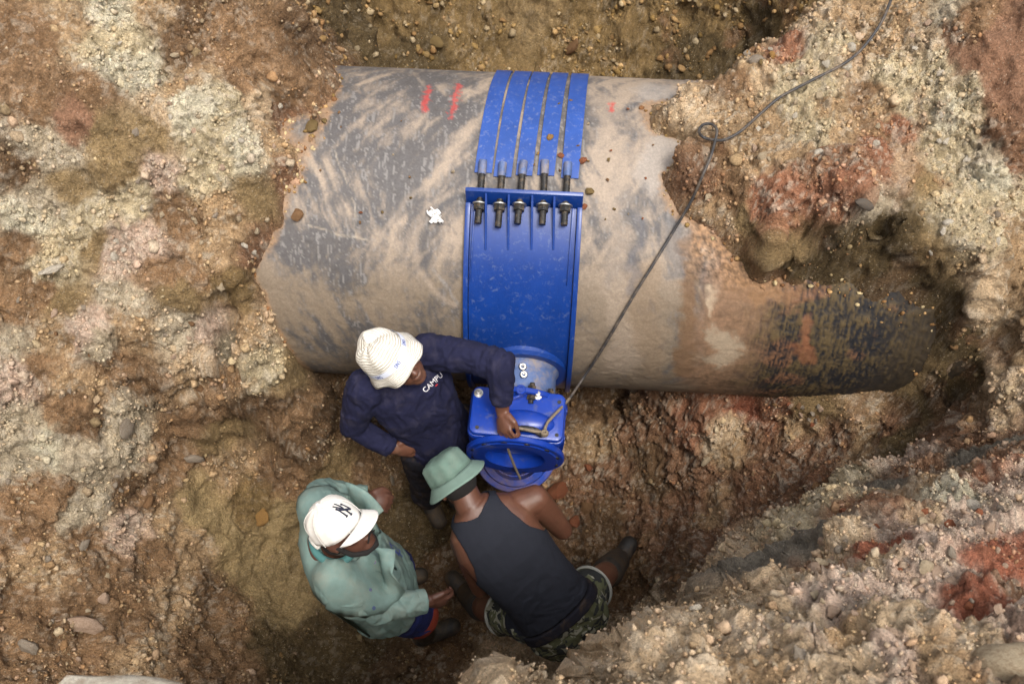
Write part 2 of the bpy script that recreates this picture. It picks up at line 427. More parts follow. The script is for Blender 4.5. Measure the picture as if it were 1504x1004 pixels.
# ---- soil patches: (u, v, kind) seen points
SP = [
 (40,60,'brown'),(120,40,'tan'),(60,160,'brown'),(130,130,'brown'),(30,250,'dbrown'),(100,230,'grey'),(160,30,'white'),(190,60,'cream'),(150,70,'cream'),(170,95,'white'),(205,110,'white'),(240,10,'tan'),(290,20,'dbrown'),(330,60,'brown'),(390,60,'brown'),(440,50,'dbrown'),(350,110,'brown'),(270,60,'dbrown'),(230,160,'sand'),(280,160,'white'),(300,200,'cream'),(270,120,'tan'),(330,160,'cream'),(380,150,'sand'),(430,130,'brown'),(420,160,'redbrown'),(360,220,'white'),(330,240,'cream'),(400,210,'tan'),(220,190,'olive'),(150,200,'olive'),(60,200,'grey'),(110,180,'terra'),(170,240,'olive'),(110,270,'olive'),(60,290,'grey'),(40,320,'white'),(130,310,'cream'),(200,290,'cream'),(230,260,'pink'),(260,310,'brown'),(320,300,'tan'),(370,290,'olive'),(420,270,'redbrown'),(300,270,'cream'),
 (20,370,'brown'),(70,395,'cream'),(110,350,'cream'),(140,360,'olive'),(170,370,'pink'),(210,350,'pink'),(240,390,'brown'),(320,370,'tan'),(370,370,'redbrown'),(300,400,'brown'),(60,430,'brown'),(90,440,'olive'),(20,450,'brown'),(180,430,'grey'),(260,430,'olive'),(330,420,'ochre'),(390,420,'brown'),
 (30,500,'grey'),(20,560,'pink'),(80,500,'tan'),(70,540,'brown'),(130,490,'pink'),(150,510,'grey'),(200,490,'tan'),(250,480,'grey'),(300,480,'pink'),(350,470,'tan'),(400,470,'sand'),(110,570,'tan'),(170,530,'brown'),(230,560,'dbrown'),(280,530,'sand'),(270,560,'tan'),(330,520,'grey'),(380,540,'cream'),(430,540,'olive'),(330,550,'brown'),(480,560,'brown'),(30,620,'grey'),(60,650,'white'),(20,680,'grey'),(90,600,'brown'),(130,620,'dbrown'),(180,620,'grey'),(120,660,'grey'),(200,650,'grey'),(240,640,'brown'),(260,680,'brown'),(300,600,'brown'),(330,640,'olive'),(380,600,'dbrown'),(350,680,'tan'),(420,620,'brown'),(450,660,'dbrown'),(500,610,'dbrown'),(420,700,'brown'),(500,690,'olive'),(540,690,'brown'),
 (30,720,'brown'),(80,720,'brown'),(140,730,'grey'),(110,750,'grey'),(180,720,'dbrown'),(230,720,'brown'),(190,780,'pink'),(120,790,'brown'),(40,770,'brown'),(60,830,'tan'),(150,830,'brown'),(240,770,'tan'),(220,820,'brown'),(280,810,'tan'),(280,750,'clay'),(320,770,'clay'),(340,810,'clay'),(380,850,'clay'),(400,800,'clay'),(370,740,'ochre'),(420,760,'clay'),(420,890,'clay'),(400,950,'dolive'),(310,860,'dbrown'),(330,900,'brown'),(250,880,'tan'),(180,900,'brown'),(100,920,'dbrown'),(40,900,'brown'),(40,980,'brown'),(120,960,'brown'),(200,970,'tan'),(280,960,'brown'),(340,970,'brown'),(460,940,'dolive'),(540,960,'dolive'),(600,800,'dolive'),(620,760,'dolive'),(560,980,'deepbrown'),(650,950,'dbrown'),(640,840,'dbrown'),(540,600,'dbrown'),
 # behind the pipe
 (480,20,'dolive'),(480,60,'dbrown'),(530,50,'dolive'),(600,20,'ochre'),(620,70,'dolive'),(700,20,'ochre'),(700,70,'ochre'),(780,30,'olive'),(820,70,'ochre'),(880,20,'ochre'),(940,50,'ochre'),(980,20,'ochre'),(1040,70,'dolive'),(1060,20,'ochre'),(1120,40,'dolive'),(1160,10,'ochre'),(1000,85,'dolive'),(1100,85,'dolive'),
 # right bank
 (1200,40,'sand'),(1150,80,'red'),(1180,90,'cream'),(1250,40,'tan'),(1260,10,'tan'),(1240,65,'cream'),(1100,100,'tan'),(1070,130,'brown'),(1040,150,'sand'),(1130,110,'sand'),(1150,115,'cream'),(1170,140,'cream'),(1200,120,'cream'),(1180,165,'cream'),(1130,180,'tan'),(1210,160,'tan'),(1250,110,'sand'),(1290,60,'tan'),(1330,30,'tan'),(1300,110,'cream'),(1340,120,'cream'),(1370,60,'sand'),(1390,30,'grey'),(1380,100,'cream'),(1350,160,'cream'),(1300,160,'tan'),(1320,180,'red'),(1270,150,'brown'),(1280,200,'brown'),(1240,200,'tan'),(1210,200,'cream'),(1250,240,'redbrown'),(1190,250,'redbrown'),(1150,230,'tan'),(1100,210,'tan'),(1080,170,'tan'),(1000,160,'sand'),(980,190,'tan'),(1060,240,'brown'),(1030,270,'redbrown'),(1000,230,'brown'),(1110,250,'tan'),(1080,290,'brown'),(1130,290,'red'),(1160,280,'red'),(1220,270,'red'),(1250,260,'red'),(1290,230,'red'),(1320,240,'sand'),(1060,320,'tan'),(1100,320,'olive'),(1040,340,'redbrown'),
 (1390,170,'white'),(1420,150,'cream'),(1420,200,'cream'),(1400,230,'cream'),(1370,220,'cream'),(1450,230,'grey'),(1460,270,'white'),(1430,290,'cream'),(1400,300,'cream'),(1360,260,'olive'),(1440,330,'cream'),(1480,300,'cream'),(1480,340,'tan'),(1450,400,'sand'),(1490,400,'tan'),(1450,470,'sand'),(1480,500,'tan'),(1460,540,'sand'),(1490,560,'sand'),(1440,440,'sand'),(1440,30,'brown'),(1410,60,'redbrown'),(1430,100,'terra'),(1400,90,'terra'),(1470,60,'terra'),(1490,100,'terra'),(1460,140,'terra'),(1500,150,'terra'),(1480,180,'redbrown'),(1500,230,'redbrown'),(1504,20,'terra'),
 # hollow: shade of the recess put into dark olive and brown soil colours
 (1395,440,'dolive'),(1405,470,'deepbrown'),(1418,500,'dolive'),(1428,540,'dolive'),(1430,575,'deepbrown'),(1400,560,'dolive'),(1395,590,'deepbrown'),(1360,588,'dolive'),(1412,440,'dolive'),(1380,420,'dolive'),(1340,385,'deepbrown'),(1300,365,'dolive'),(1250,345,'dolive'),(1215,350,'deepbrown'),(1340,600,'dbrown'),(1200,372,'dolive'),(1160,385,'dolive'),(1260,370,'dolive'),(1310,410,'deepbrown'),(1340,430,'deepbrown'),(1375,470,'dolive'),(1380,500,'dolive'),(1400,480,'dolive'),(1375,545,'dolive'),(1420,520,'dolive'),(1180,350,'olive'),(1140,370,'olive'),(1230,350,'dolive'),(1230,390,'dolive'),(1290,330,'dolive'),(1285,305,'grey'),(1330,340,'dolive'),(1360,375,'olive'),(1300,390,'dolive'),(1350,420,'dolive'),(1390,420,'dolive'),(1390,460,'dolive'),(1400,510,'dolive'),(1410,540,'dbrown'),(1420,580,'dbrown'),(1380,580,'dbrown'),(1350,570,'olive'),(1400,610,'redbrown'),(1370,540,'olive'),
 # slope below the pipe, right
 (870,600,'dbrown'),(920,590,'dbrown'),(880,650,'tan'),(930,630,'redbrown'),(980,600,'redbrown'),(1010,620,'red'),(950,670,'dbrown'),(1040,590,'red'),(1100,600,'rust'),(1140,590,'red'),(1130,620,'red'),(1060,630,'sand'),(1080,660,'tan'),(1110,640,'redbrown'),(1170,620,'tan'),(1200,600,'olive'),(1220,640,'redbrown'),(1260,610,'tan'),(1270,650,'tan'),(1310,630,'redbrown'),(1330,650,'dolive'),(900,700,'redbrown'),(960,710,'dbrown'),(1000,680,'redbrown'),(1040,700,'redbrown'),(1100,700,'redbrown'),(1060,740,'tan'),(1000,740,'redbrown'),(940,760,'redbrown'),(900,760,'dbrown'),(1120,720,'redbrown'),(1180,680,'redbrown'),(1200,710,'redbrown'),(1150,740,'redbrown'),(1040,790,'redbrown'),(980,800,'redbrown'),(930,810,'brown'),(1000,840,'dbrown'),(930,870,'dbrown'),(870,880,'dbrown'),(1090,760,'redbrown'),(860,720,'redbrown'),
 # near rim
 (1190,748,'cream'),(1240,715,'cream'),(1230,740,'cream'),(1150,795,'cream'),(1100,825,'sand'),(1050,840,'sand'),(1280,715,'blue'),(1250,745,'redbrown'),(1350,695,'redbrown'),(1420,685,'blue'),(1400,645,'redbrown'),(1370,650,'redbrown'),(1440,650,'redbrown'),(1470,665,'blue'),(1200,785,'blue'),(1150,815,'blue'),(1215,770,'blue'),(1360,670,'pink'),(1480,620,'sand'),(1500,640,'redbrown'),(1490,690,'redbrown'),(1450,710,'red'),(1480,730,'pink'),(1420,740,'white'),(1400,715,'tan'),(1330,750,'redbrown'),(1240,790,'sand'),(1290,800,'rust'),(1310,770,'pink'),(1360,760,'sand'),(1260,830,'sand'),(1350,800,'pink'),(1400,790,'pink'),(1450,770,'pink'),(1390,840,'pink'),(1330,850,'pink'),(1250,860,'pink'),(1220,830,'redbrown'),(1300,880,'pink'),(1340,890,'pink'),(1230,890,'pink'),(1470,830,'rust'),(1500,800,'rust'),(1430,880,'rust'),(1490,860,'redbrown'),(1190,870,'sand'),(1130,860,'sand'),(1080,870,'sand'),(1000,890,'sand'),(960,900,'sand'),(1030,920,'sand'),(1100,900,'sand'),(1160,920,'sand'),(940,950,'sand'),(880,950,'sand'),(800,970,'sand'),(740,980,'sand'),(1000,970,'sand'),(1080,980,'tan'),(1150,970,'sand'),(1180,960,'pink'),(1250,950,'tan'),(1320,940,'sand'),(1390,930,'sand'),(1310,980,'pink'),(1240,990,'sand'),(1440,960,'sand'),(1480,940,'pink'),(1490,990,'pink'),(1400,990,'tan'),
]
rawN = grid_normals(V)
def march(u, v):
    d = ray(u, v); d = d/np.linalg.norm(d)
    t = np.arange(1.2, 9, .01)
    P = CAM[None]+d[None]*t[:, None]
    below = P[:, 2] < hz(P[:, 0], P[:, 1])
    k = int(np.argmax(below)) if below.any() else 500
    return P[k]
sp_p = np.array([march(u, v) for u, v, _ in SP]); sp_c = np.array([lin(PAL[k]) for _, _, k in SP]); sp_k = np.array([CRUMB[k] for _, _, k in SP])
vis = (np.abs(x) < 3) & (y > -3.2) & (y < 3.0)
idx = np.nonzero(vis)[0]
Pv = V[idx]
Wp = Pv+.04*np.stack([fbm(Pv, 5, 3, 21), fbm(Pv, 5, 3, 22), fbm(Pv, 5, 3, 23)], 1)
Wp += .020*np.stack([fbm(Pv, 24, 3, 31), fbm(Pv, 24, 3, 32), fbm(Pv, 24, 3, 33)], 1)
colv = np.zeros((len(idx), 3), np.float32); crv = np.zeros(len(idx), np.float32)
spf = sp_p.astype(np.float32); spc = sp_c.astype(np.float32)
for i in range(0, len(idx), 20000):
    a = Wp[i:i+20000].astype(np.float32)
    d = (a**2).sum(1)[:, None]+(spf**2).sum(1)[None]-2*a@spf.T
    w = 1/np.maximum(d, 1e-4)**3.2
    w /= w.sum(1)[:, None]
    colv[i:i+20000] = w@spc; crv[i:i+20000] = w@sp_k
Nv = rawN[idx]
# ---- relief: lumps, ledges, crumbly clods
visd = ((Pv[:, 0] > -2.3) & (Pv[:, 0] < 2.15) & (Pv[:, 1] > -2.75) & (Pv[:, 1] < 2.4))
up = np.clip(Nv[:, 2], 0, 1)
d0 = .050*fbm(Pv, 2.6, 3, 5)+.020*fbm(Pv, 8, 3, 15)+.016*(1-2*np.abs(fbm(Pv, 6.5, 2, 6)))
led = fbm(Pv*np.array([1, 1, 1.7], np.float32), 5.0, 5, 7, .6)
d0 += .013*np.sign(led)*np.abs(led)**.6*(.4+.6*crv)*smooth01(-.1, .5, fbm(Pv, 2.4, 3, 8)+.15)*1.6
jit = np.stack([perlin(Pv*26, 3), perlin(Pv*26, 4), perlin(Pv*26, 5)], 1)
f1, f2, cr1 = worley(Pv*17+.4*jit, 1)
clod1 = np.minimum(f2-f1, .42)*(.1+cr1**2*1.4)
f1b, f2b, cr2 = worley(Pv*38+.45*jit[:, ::-1], 2)
clod2 = np.minimum(f2b-f1b, .45)*(cr2 > .3)*(.25+.9*cr2)
f1c, f2c, cr3 = worley(Pv*78+.4*jit, 3)
clod3 = np.minimum(f2c-f1c, .5)*(cr3 > .35)*(.2+.9*cr3)
patch = smooth01(-.30, .30, fbm(Pv, 6.5, 4, 41, .6)+(crv-.62)*1.5)
patch1 = smooth01(.0, .45, fbm(Pv, 4.0, 4, 42, .6)+(crv-.6)*.9)
fine = fbm(Pv, 30, 4, 9, .66)
rid = 1-np.abs(fbm(Pv, 12, 4, 12, .6))*2
d1 = d0+crv*.075*clod1*patch1+crv*.036*clod2*patch+crv*.020*clod3*(.3+.7*patch)+(.006+.010*crv)*fine-.018*smooth01(.84, 1, rid)*(.3+crv)
flat = 1-smooth01(.1, .35, crv)
d1 += flat*.008*perlin(Pv*np.array([30, 30, 5], np.float32), 77)
nearpipe = smooth01(.13, .0, np.abs(np.hypot(Pv[:, 1], Pv[:, 2])-.7))*(np.abs(Pv[:, 0]) < 2.2)
d1 = d1*(1-.72*nearpipe)
fade = smooth01(2.9, 2.4, np.abs(Pv[:, 0]))*smooth01(-3.1, -2.75, Pv[:, 1])*smooth01(2.9, 2.4, Pv[:, 1])
# keep the soil from poking through where the pipe is bare
V[idx] = Pv+Nv*(d1*fade)[:, None]
# ---- colour: patch colour, clod by clod differences, pale crumbs, darker blotches from noise
cc = colv.copy()
cc *= (.86+.32*smooth01(-.7, .7, fbm(Pv, 9, 6, 51, .68)))[:, None]
cc *= (1+(cr1-.5)*.30*patch1+(cr2-.5)*.34*patch+(cr3-.5)*.26)[:, None]
pale = lin((208, 193, 168)).astype(np.float32)
pz = smooth01(-.25, .35, fbm(Pv, 8, 4, 61, .6)+(crv-.55)*1.4)
m = (.25+.75*smooth01(.4, .7, crv))*np.maximum(smooth01(.70, .80, cr2)*smooth01(.03, .16, f2b-f1b)*pz*.8, smooth01(.76, .84, cr3)*smooth01(.03, .16, f2c-f1c)*(.25+.75*pz)*.8)
cc = mixc(cc, np.broadcast_to(pale, cc.shape), np.clip(m*.6, 0, 1))
mr_ = smooth01(.35, .7, fbm(Pv, 4.2, 4, 63))*.3*(Pv[:, 0] > .55)
cc = mixc(cc, np.broadcast_to(lin(PAL['red']), cc.shape), mr_)
mb = smooth01(.2, .65, fbm(Pv, 17, 5, 64, .62))*.34
cc = mixc(cc, cc*np.array([.72, .67, .61], np.float32), mb)
_g = cc@np.array([.3, .55, .15], np.float32)
cc = np.clip(_g[:, None]+(cc-_g[:, None])*.84, 0, 1)
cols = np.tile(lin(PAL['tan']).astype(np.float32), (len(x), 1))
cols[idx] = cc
ii = np.arange((ny-1)*(nx-1)); r_ = ii//(nx-1); c_ = ii % (nx-1)
a0 = r_*nx+c_
Fg = np.stack([a0, a0+1, a0+nx+1, a0+nx], 1)
M_soil = tint_mat('soil', bump=1.0, bd=.017, grain=.40)
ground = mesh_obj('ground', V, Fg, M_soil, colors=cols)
tag(ground, kind='structure')
crumb = np.zeros(len(x), np.float32); crumb[idx] = crv
GN = grid_normals(V)
bpy.context.view_layer.update()
def G(u, v):
    """point of the ground seen at (u, v), with its normal"""
    d = ray(u, v)
    ok, loc, nor, fi = ground.ray_cast(Vector(CAM), Vector(d).normalized())
    return np.array(loc), np.array(nor)

# ------------------------------------------------------------------ the water main
def seg_d(x, s, pl):
    d = np.full(len(x), 9., np.float32)
    for (x0, s0), (x1, s1) in zip(pl[:-1], pl[1:]):
        ex, es = x1-x0, s1-s0
        t = np.clip(((x-x0)*ex+(s-s0)*es)/max(ex*ex+es*es, 1e-9), 0, 1)
        d = np.minimum(d, np.hypot(x-x0-t*ex, s-s0-t*es))
    return d
px_ = np.concatenate([[-8, -4, -2, -1.4], np.arange(-1.15, 1.85, .0065), [2.2, 4, 8]])
th_ = np.concatenate([np.arange(-1.2, 2.35, .0092), np.linspace(2.4, 2*math.pi-1.25, 40)])
TX, TT = np.meshgrid(px_, th_)
xs = TX.ravel(); ths = TT.ravel(); ss = ths*.7
Pq = np.stack([xs, ss, np.zeros_like(xs)], 1).astype(np.float32)
def XS(u, v):
    a, t = XT(u, v); return (a, t*.7)
rr = .7+.0016*fbm(Pq, 5, 2, 70)
mudc = lin((154, 138, 121)); mudd = lin((120, 106, 89)); hd = lin((72, 72, 75)); hdl = lin((140, 135, 130)); blk = lin((30, 31, 36)); orange = lin((128, 92, 66)); olv = lin((96, 80, 52)); pal = lin((192, 176, 152))
wv = Pq+.03*np.stack([fbm(Pq, 9, 3, 71), fbm(Pq, 9, 3, 72), 0*xs], 1)
n_big = fbm(wv, 3.4, 5, 73, .6)
wv2 = Pq+.008*np.stack([fbm(Pq, 9, 3, 71), fbm(Pq, 9, 3, 72), 0*xs], 1)
n_str = fbm(wv2*np.array([1, .14, 1], np.float32), 34, 5, 74, .7)
n_fin = fbm(wv, 40, 4, 75, .65)
n_sc = fbm(Pq*np.array([6, .6, 1], np.float32)+.2*n_big[:, None], 14, 3, 76, .6)
lower = smooth01(.62, .98, ths)
left = smooth01(.0, -.7, xs)
def smear(ang, f, st, sd):                  # wiped mud: streaks along one direction
    c_, s_ = math.cos(ang), math.sin(ang)
    return fbm(np.stack([(wv2[:, 0]*c_+wv2[:, 1]*s_)*st, -wv2[:, 0]*s_+wv2[:, 1]*c_, 0*xs], 1), f, 5, sd, .62)
sel_ = smooth01(-.25, .25, fbm(Pq, 2.2, 2, 85))[:]
n_wipe = smear(2.2, 18, .16, 86)*sel_+smear(1.15, 22, .14, 87)*(1-sel_)
dark = smooth01(-.55, .80, .80*n_big+.26*n_str+.75*n_wipe+.22*n_fin+.34+.14*left-.60*lower-.30*smooth01(.1, .3, xs))
col = mixc(np.tile(mudc, (len(xs), 1)), np.tile(mudd, (len(xs), 1)), np.clip(lower*.85+.25*smooth01(0, .6, n_big), 0, 1))
col = mixc(col, np.tile(hd, (len(xs), 1))*(1+.2*n_fin[:, None]), dark*.86)
col = mixc(col, np.tile(hdl, (len(xs), 1)), smooth01(.3, .6, n_sc)*dark*.6)
# thin scratches
scr = 1-np.abs(fbm(Pq*np.array([1, .35, 1], np.float32)+.06*np.stack([n_big, -n_big, 0*n_big], 1), 20, 2, 79))*14
col = mixc(col, np.tile(lin((70, 68, 68)), (len(xs), 1)), np.clip(scr, 0, 1)*.14*smooth01(-.2, .3, n_big))
# wiped arcs in the mud left of the saddle
for k, (pl, w, c, a) in enumerate([
    ([(700,270),(660,285),(625,310),(608,350),(612,390),(640,430),(668,448)], .012, mudc, .8),
    ([(690,285),(650,300),(630,330),(620,370),(630,405)], .007, hd, .7),
    ([(640,262),(600,290),(570,330),(545,370),(538,400)], .010, mudc, .6),
    ([(560,330),(545,300),(520,340),(515,380)], .008, hd, .6),
    ([(676,350),(660,330),(640,330)], .006, hd, .6),
    ([(636,395),(655,420),(672,445)], .006, hdl, .8),
    ([(455,330),(500,345),(540,352)], .004, pal, .6),
    ([(490,215),(520,300),(525,350)], .003, pal, .5),
    ([(1105,520),(1150,490),(1200,472),(1232,464)], .012, lin((62, 68, 72)), .9)]):
    d = seg_d(wv2[:, 0], wv2[:, 1], [XS(*p) for p in pl])+w*.5*n_str
    col = mixc(col, np.tile(c, (len(xs), 1)), smooth01(w*1.9, w*.1, d)*a*.8*smooth01(-.6, .5, n_str+.2))
def blotch(pl, r, c, a, soft=.5, nz=.6):
    d = seg_d(wv[:, 0], wv[:, 1], [XS(*p) for p in pl])+nz*r*.5*(n_fin*.5+n_big*.7)
    global col
    col = mixc(col, np.tile(c, (len(xs), 1)), smooth01(r, r*soft, d)*a)
blotch([(880, 150), (900, 230), (905, 330), (910, 450), (915, 540)], .085, mudc, .55, .3)
blotch([(960, 130), (985, 200), (965, 260)], .10, lin((150, 144, 138)), .55, .3)
blotch([(1012, 350), (1012, 440), (1005, 550)], .055, lin((112, 86, 62)), .85, .4)
blotch([(945, 400), (950, 480), (960, 550)], .08, lin((132, 112, 90)), .5, .3)
blotch([(940, 320), (930, 420)], .035, lin((92, 92, 98)), .5, .2, 1.4)
blotch([(990, 330), (990, 400)], .05, lin((100, 98, 98)), .6, .2, 1.4)
# right of the wiped part: red-brown silt, then the black coating showing through
zone = smooth01(.66, .80, xs+.05*n_big)
col = mixc(col, np.tile(lin((130, 101, 77)), (len(xs), 1))*(1+.3*n_fin[:, None]+.2*n_str[:, None]), zone*.9)
blotch([(1090, 340), (1080, 400), (1100, 430)], .14, lin((132, 102, 76)), .6, .1, 1.2)
bz = smooth01(.84, 1.05, xs+.06*n_big)*smooth01(.62, .78, ths+.06*n_big)
grain = fbm(Pq*np.array([1, .16, 1], np.float32), 75, 4, 81, .75)+.5*fbm(Pq, 60, 2, 88)+.55*fbm(Pq, 6, 3, 82)
film = smooth01(-.85, .75, grain+.08-.40*smooth01(1.2, 1.45, xs)+.55*smooth01(.85, .70, ths)-.25*smooth01(1.2, 1.7, ths))
coat = mixc(np.tile(blk, (len(xs), 1)), mixc(np.tile(olv, (len(xs), 1)), np.tile(orange, (len(xs), 1)), smooth01(.1, .5, fbm(Pq, 5, 3, 84)+.3*(xs < 1.2))), film*.85)
col = mixc(col, coat, bz)
blotch([(1185, 470), (1178, 510)], .032, lin((130, 86, 60)), .7, .1, 1.4)
blotch([(1178, 500), (1190, 530), (1160, 510)], .04, lin((128, 84, 58)), .7, .2, 1.2)
blotch([(1046, 415), (1052, 460)], .020, lin((186, 166, 140)), .7, .0, 1.0)
blotch([(1045, 490), (1075, 510), (1055, 530)], .075, lin((164, 148, 126)), .8, .25, 1.0)
# soil dust thinning out from where the bank meets the pipe
gap = hz(xs, -.7*np.sin(ths))-.7*np.cos(ths)
near_soil = smooth01(-.20, -.01, gap+.07*n_fin+.05*n_big)*(ths < 1.9)*(np.abs(xs) < 2.1)
col = mixc(col, np.tile(lin((150, 120, 90)), (len(xs), 1))*(1+.2*n_fin[:, None]), near_soil*.8*(1-.6*bz)*smooth01(1.15, .9, xs))
blotch([(1035, 290), (1060, 350), (1095, 390), (1130, 415)], .13, lin((136, 104, 74)), .9, .35, 1.3)
col = mixc(col, col*(1+.9*fbm(Pq, 55, 4, 89, .7)[:, None]).clip(.4, 1.7), smooth01(.55, .7, xs)*smooth01(.9, .7, ths))
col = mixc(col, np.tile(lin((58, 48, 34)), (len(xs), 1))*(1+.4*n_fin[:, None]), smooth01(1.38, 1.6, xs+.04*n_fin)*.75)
# sprayed setting-out marks
redp = lin((176, 62, 58))
for pl, r in (([(630, 126), (624, 160)], .014), ([(674, 124), (668, 148), (662, 170)], .014), ([(900, 152), (896, 162)], .012)):
    d = seg_d(Pq[:, 0], Pq[:, 1], [XS(*p) for p in pl])+.016*n_fin+.006*n_str
    col = mixc(col, np.tile(redp, (len(xs), 1)), smooth01(r*1.3, r*.1, d)*.75)
vp = np.stack([xs, -rr*np.sin(ths), rr*np.cos(ths)], 1)
# a little thickness to the dried mud
thick = .0022*smooth01(.1, .6, n_big-.5*dark)+.0016*n_fin*(1-dark)+.004*bz*film+.006*np.clip(fbm(Pq, 28, 4, 90, .6)+.1, 0, 1)*smooth01(.58, .72, xs)*smooth01(.95, .7, ths)
vp[:, 1] += -np.sin(ths)*thick; vp[:, 2] += np.cos(ths)*thick
nX, nT = len(px_), len(th_)
ii = np.arange(nT*(nX-1)); r_ = ii//(nX-1); c_ = ii % (nX-1)
a0 = r_*nX+c_; a1 = ((r_+1) % nT)*nX+c_
Fp = np.stack([a0, a1, a1+1, a0+1], 1)
M_pipe = tint_mat('pipe_skin', rough=.66, bump=.25, fine=False, spec=.4, bd=.004, grain=.2)
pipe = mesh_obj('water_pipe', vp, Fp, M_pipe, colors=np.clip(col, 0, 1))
tag(pipe, 'huge mud-smeared grey water main lying across the pit with two red spray marks', 'pipe')

# ------------------------------------------------------------------ saddle clamp
BLUE = (18, 54, 124)
M_blue = plain_mat('blue_enamel', BLUE, .33, 0, .12, 9, .12, 160, dirt=(104, 116, 140), dirt_amt=.02, dscale=46, dmax=.7, bdist=.002)
M_blue_d = plain_mat('blue_strap_enamel', (38, 72, 142), .45, 0, .15, 12, .15, 160, dirt=(150, 150, 150), dirt_amt=.02, dscale=48, dmax=.7, bdist=.002)
M_steel = plain_mat('bright_steel', (196, 192, 184), .32, .9, .15, 40, .1, 200)
M_black = plain_mat('oiled_black_steel', (46, 44, 42), .42, .35, .3, 60, .35, 260, dirt=(130, 108, 80), dirt_amt=.18, dscale=30)
M_neck = plain_mat('muddy_steel', (78, 98, 140), .55, .25, .25, 14, .2, 120, dirt=(158, 140, 116), dirt_amt=.30, dscale=16)
M_bluedk = plain_mat('blue_cast_paint', (17, 54, 146), .32, 0, .12, 12, .15, 140, dirt=(90, 92, 100), dirt_amt=.05, dscale=20, bdist=.003)
M_muddyblue = plain_mat('muddy_blue_paint', (30, 66, 160), .5, 0, .2, 14, .2, 100, dirt=(136, 110, 82), dirt_amt=.42, dscale=12)

def cyl_slab(bm, x0, x1, t0, t1, r0, r1, n=24, x0b=None, x1b=None):
    """a curved slab on the pipe between two angles; x may change along it"""
    x0b = x0 if x0b is None else x0b; x1b = x1 if x1b is None else x1b
    rows = []
    for i in range(n+1):
        f = i/n; t = t0+(t1-t0)*f
        a, b = x0+(x0b-x0)*f, x1+(x1b-x1)*f
        rows.append([bm.verts.new(cylp(xx, t, r)) for xx, r in ((a, r0), (b, r0), (b, r1), (a, r1))])
    for A, B in zip(rows[:-1], rows[1:]):
        for k in range(4):
            bm.faces.new((A[k], A[(k+1) % 4], B[(k+1) % 4], B[k]))
    bm.faces.new(rows[0][::-1]); bm.faces.new(rows[-1])
def hexa(bm, P):
    v = [bm.verts.new(p) for p in P]
    for f in ((3, 2, 1, 0), (4, 5, 6, 7), (0, 1, 5, 4), (1, 2, 6, 5), (2, 3, 7, 6), (3, 0, 4, 7)):
        bm.faces.new([v[i] for i in f])
def finish(bm, bev=.0, seg=2):
    bmesh.ops.recalc_face_normals(bm, faces=bm.faces)
    if bev:
        ed = [e for e in bm.edges if e.calc_length() > bev*2 and len(e.link_faces) == 2 and e.calc_face_angle(0) > .6]
        bmesh.ops.bevel(bm, geom=ed, offset=bev, segments=seg, affect='EDGES', profile=.6, clamp_overlap=True)
def frame_z(d):
    d = Vector(d).normalized()
    return d.to_track_quat('Z', 'Y').to_matrix().to_4x4()
def add_cyl(bm, p0, p1, r0, r1=None, n=16):
    p0 = Vector(p0); p1 = Vector(p1); r1 = r0 if r1 is None else r1
    M = Matrix.Translation((p0+p1)/2) @ frame_z(p1-p0)
    bmesh.ops.create_cone(bm, cap_ends=True, segments=n, radius1=r0, radius2=r1, depth=(p1-p0).length, matrix=M)
def add_lathe(bm, o, d, prof, n=40):
    """profile of (distance along d, radius) turned about d"""
    M = Matrix.Translation(Vector(o)) @ frame_z(d)
    rings = []
    for (h, r) in prof:
        rings.append([bm.verts.new(M @ Vector((r*math.cos(2*math.pi*k/n), r*math.sin(2*math.pi*k/n), h))) for k in range(n)])
    for A, B in zip(rings[:-1], rings[1:]):
        for k in range(n):
            bm.faces.new((A[k], A[(k+1) % n], B[(k+1) % n], B[k]))
    return rings
def tube(name, P, r, mat, parent=None, n=10, cap=True, sub=6, jitter=0, smooth_path=True):
    P = [Vector(p) for p in P]
    if smooth_path and len(P) > 2:
        Q = []
        E = [P[0]*2-P[1]]+P+[P[-1]*2-P[-2]]
        for i in range(1, len(E)-2):
            for k in range(sub):
                t = k/sub; a, b, c, d = E[i-1:i+3]
                Q.append(.5*((2*b)+(c-a)*t+(2*a-5*b+4*c-d)*t*t+(3*b-a-3*c+d)*t**3))
        Q.append(P[-1]); P = Q
    bm = bmesh.new(); rings = []
    up = Vector((.3, .2, 1)).normalized()
    for i, p in enumerate(P):
        t = (P[min(i+1, len(P)-1)]-P[max(i-1, 0)]).normalized()
        a = (up-t*up.dot(t))
        if a.length < 1e-3: a = t.orthogonal()
        a.normalize(); up = a; b = t.cross(a)
        rk = (r if not hasattr(r, '__len__') else r[min(i*len(r)//len(P), len(r)-1)])*(1+jitter*random.uniform(-1, 1))
        rings.append([bm.verts.new(p+a*rk*math.cos(2*math.pi*k/n)+b*rk*math.sin(2*math.pi*k/n)) for k in range(n)])
    for A, B in zip(rings[:-1], rings[1:]):
        for k in range(n): bm.faces.new((A[k], A[(k+1) % n], B[(k+1) % n], B[k]))
    if cap: bm.faces.new(rings[0][::-1]); bm.faces.new(rings[-1])
    bmesh.ops.recalc_face_normals(bm, faces=bm.faces)
    return bm_obj(name, bm, mat, parent, smooth=True, angle=1.2)

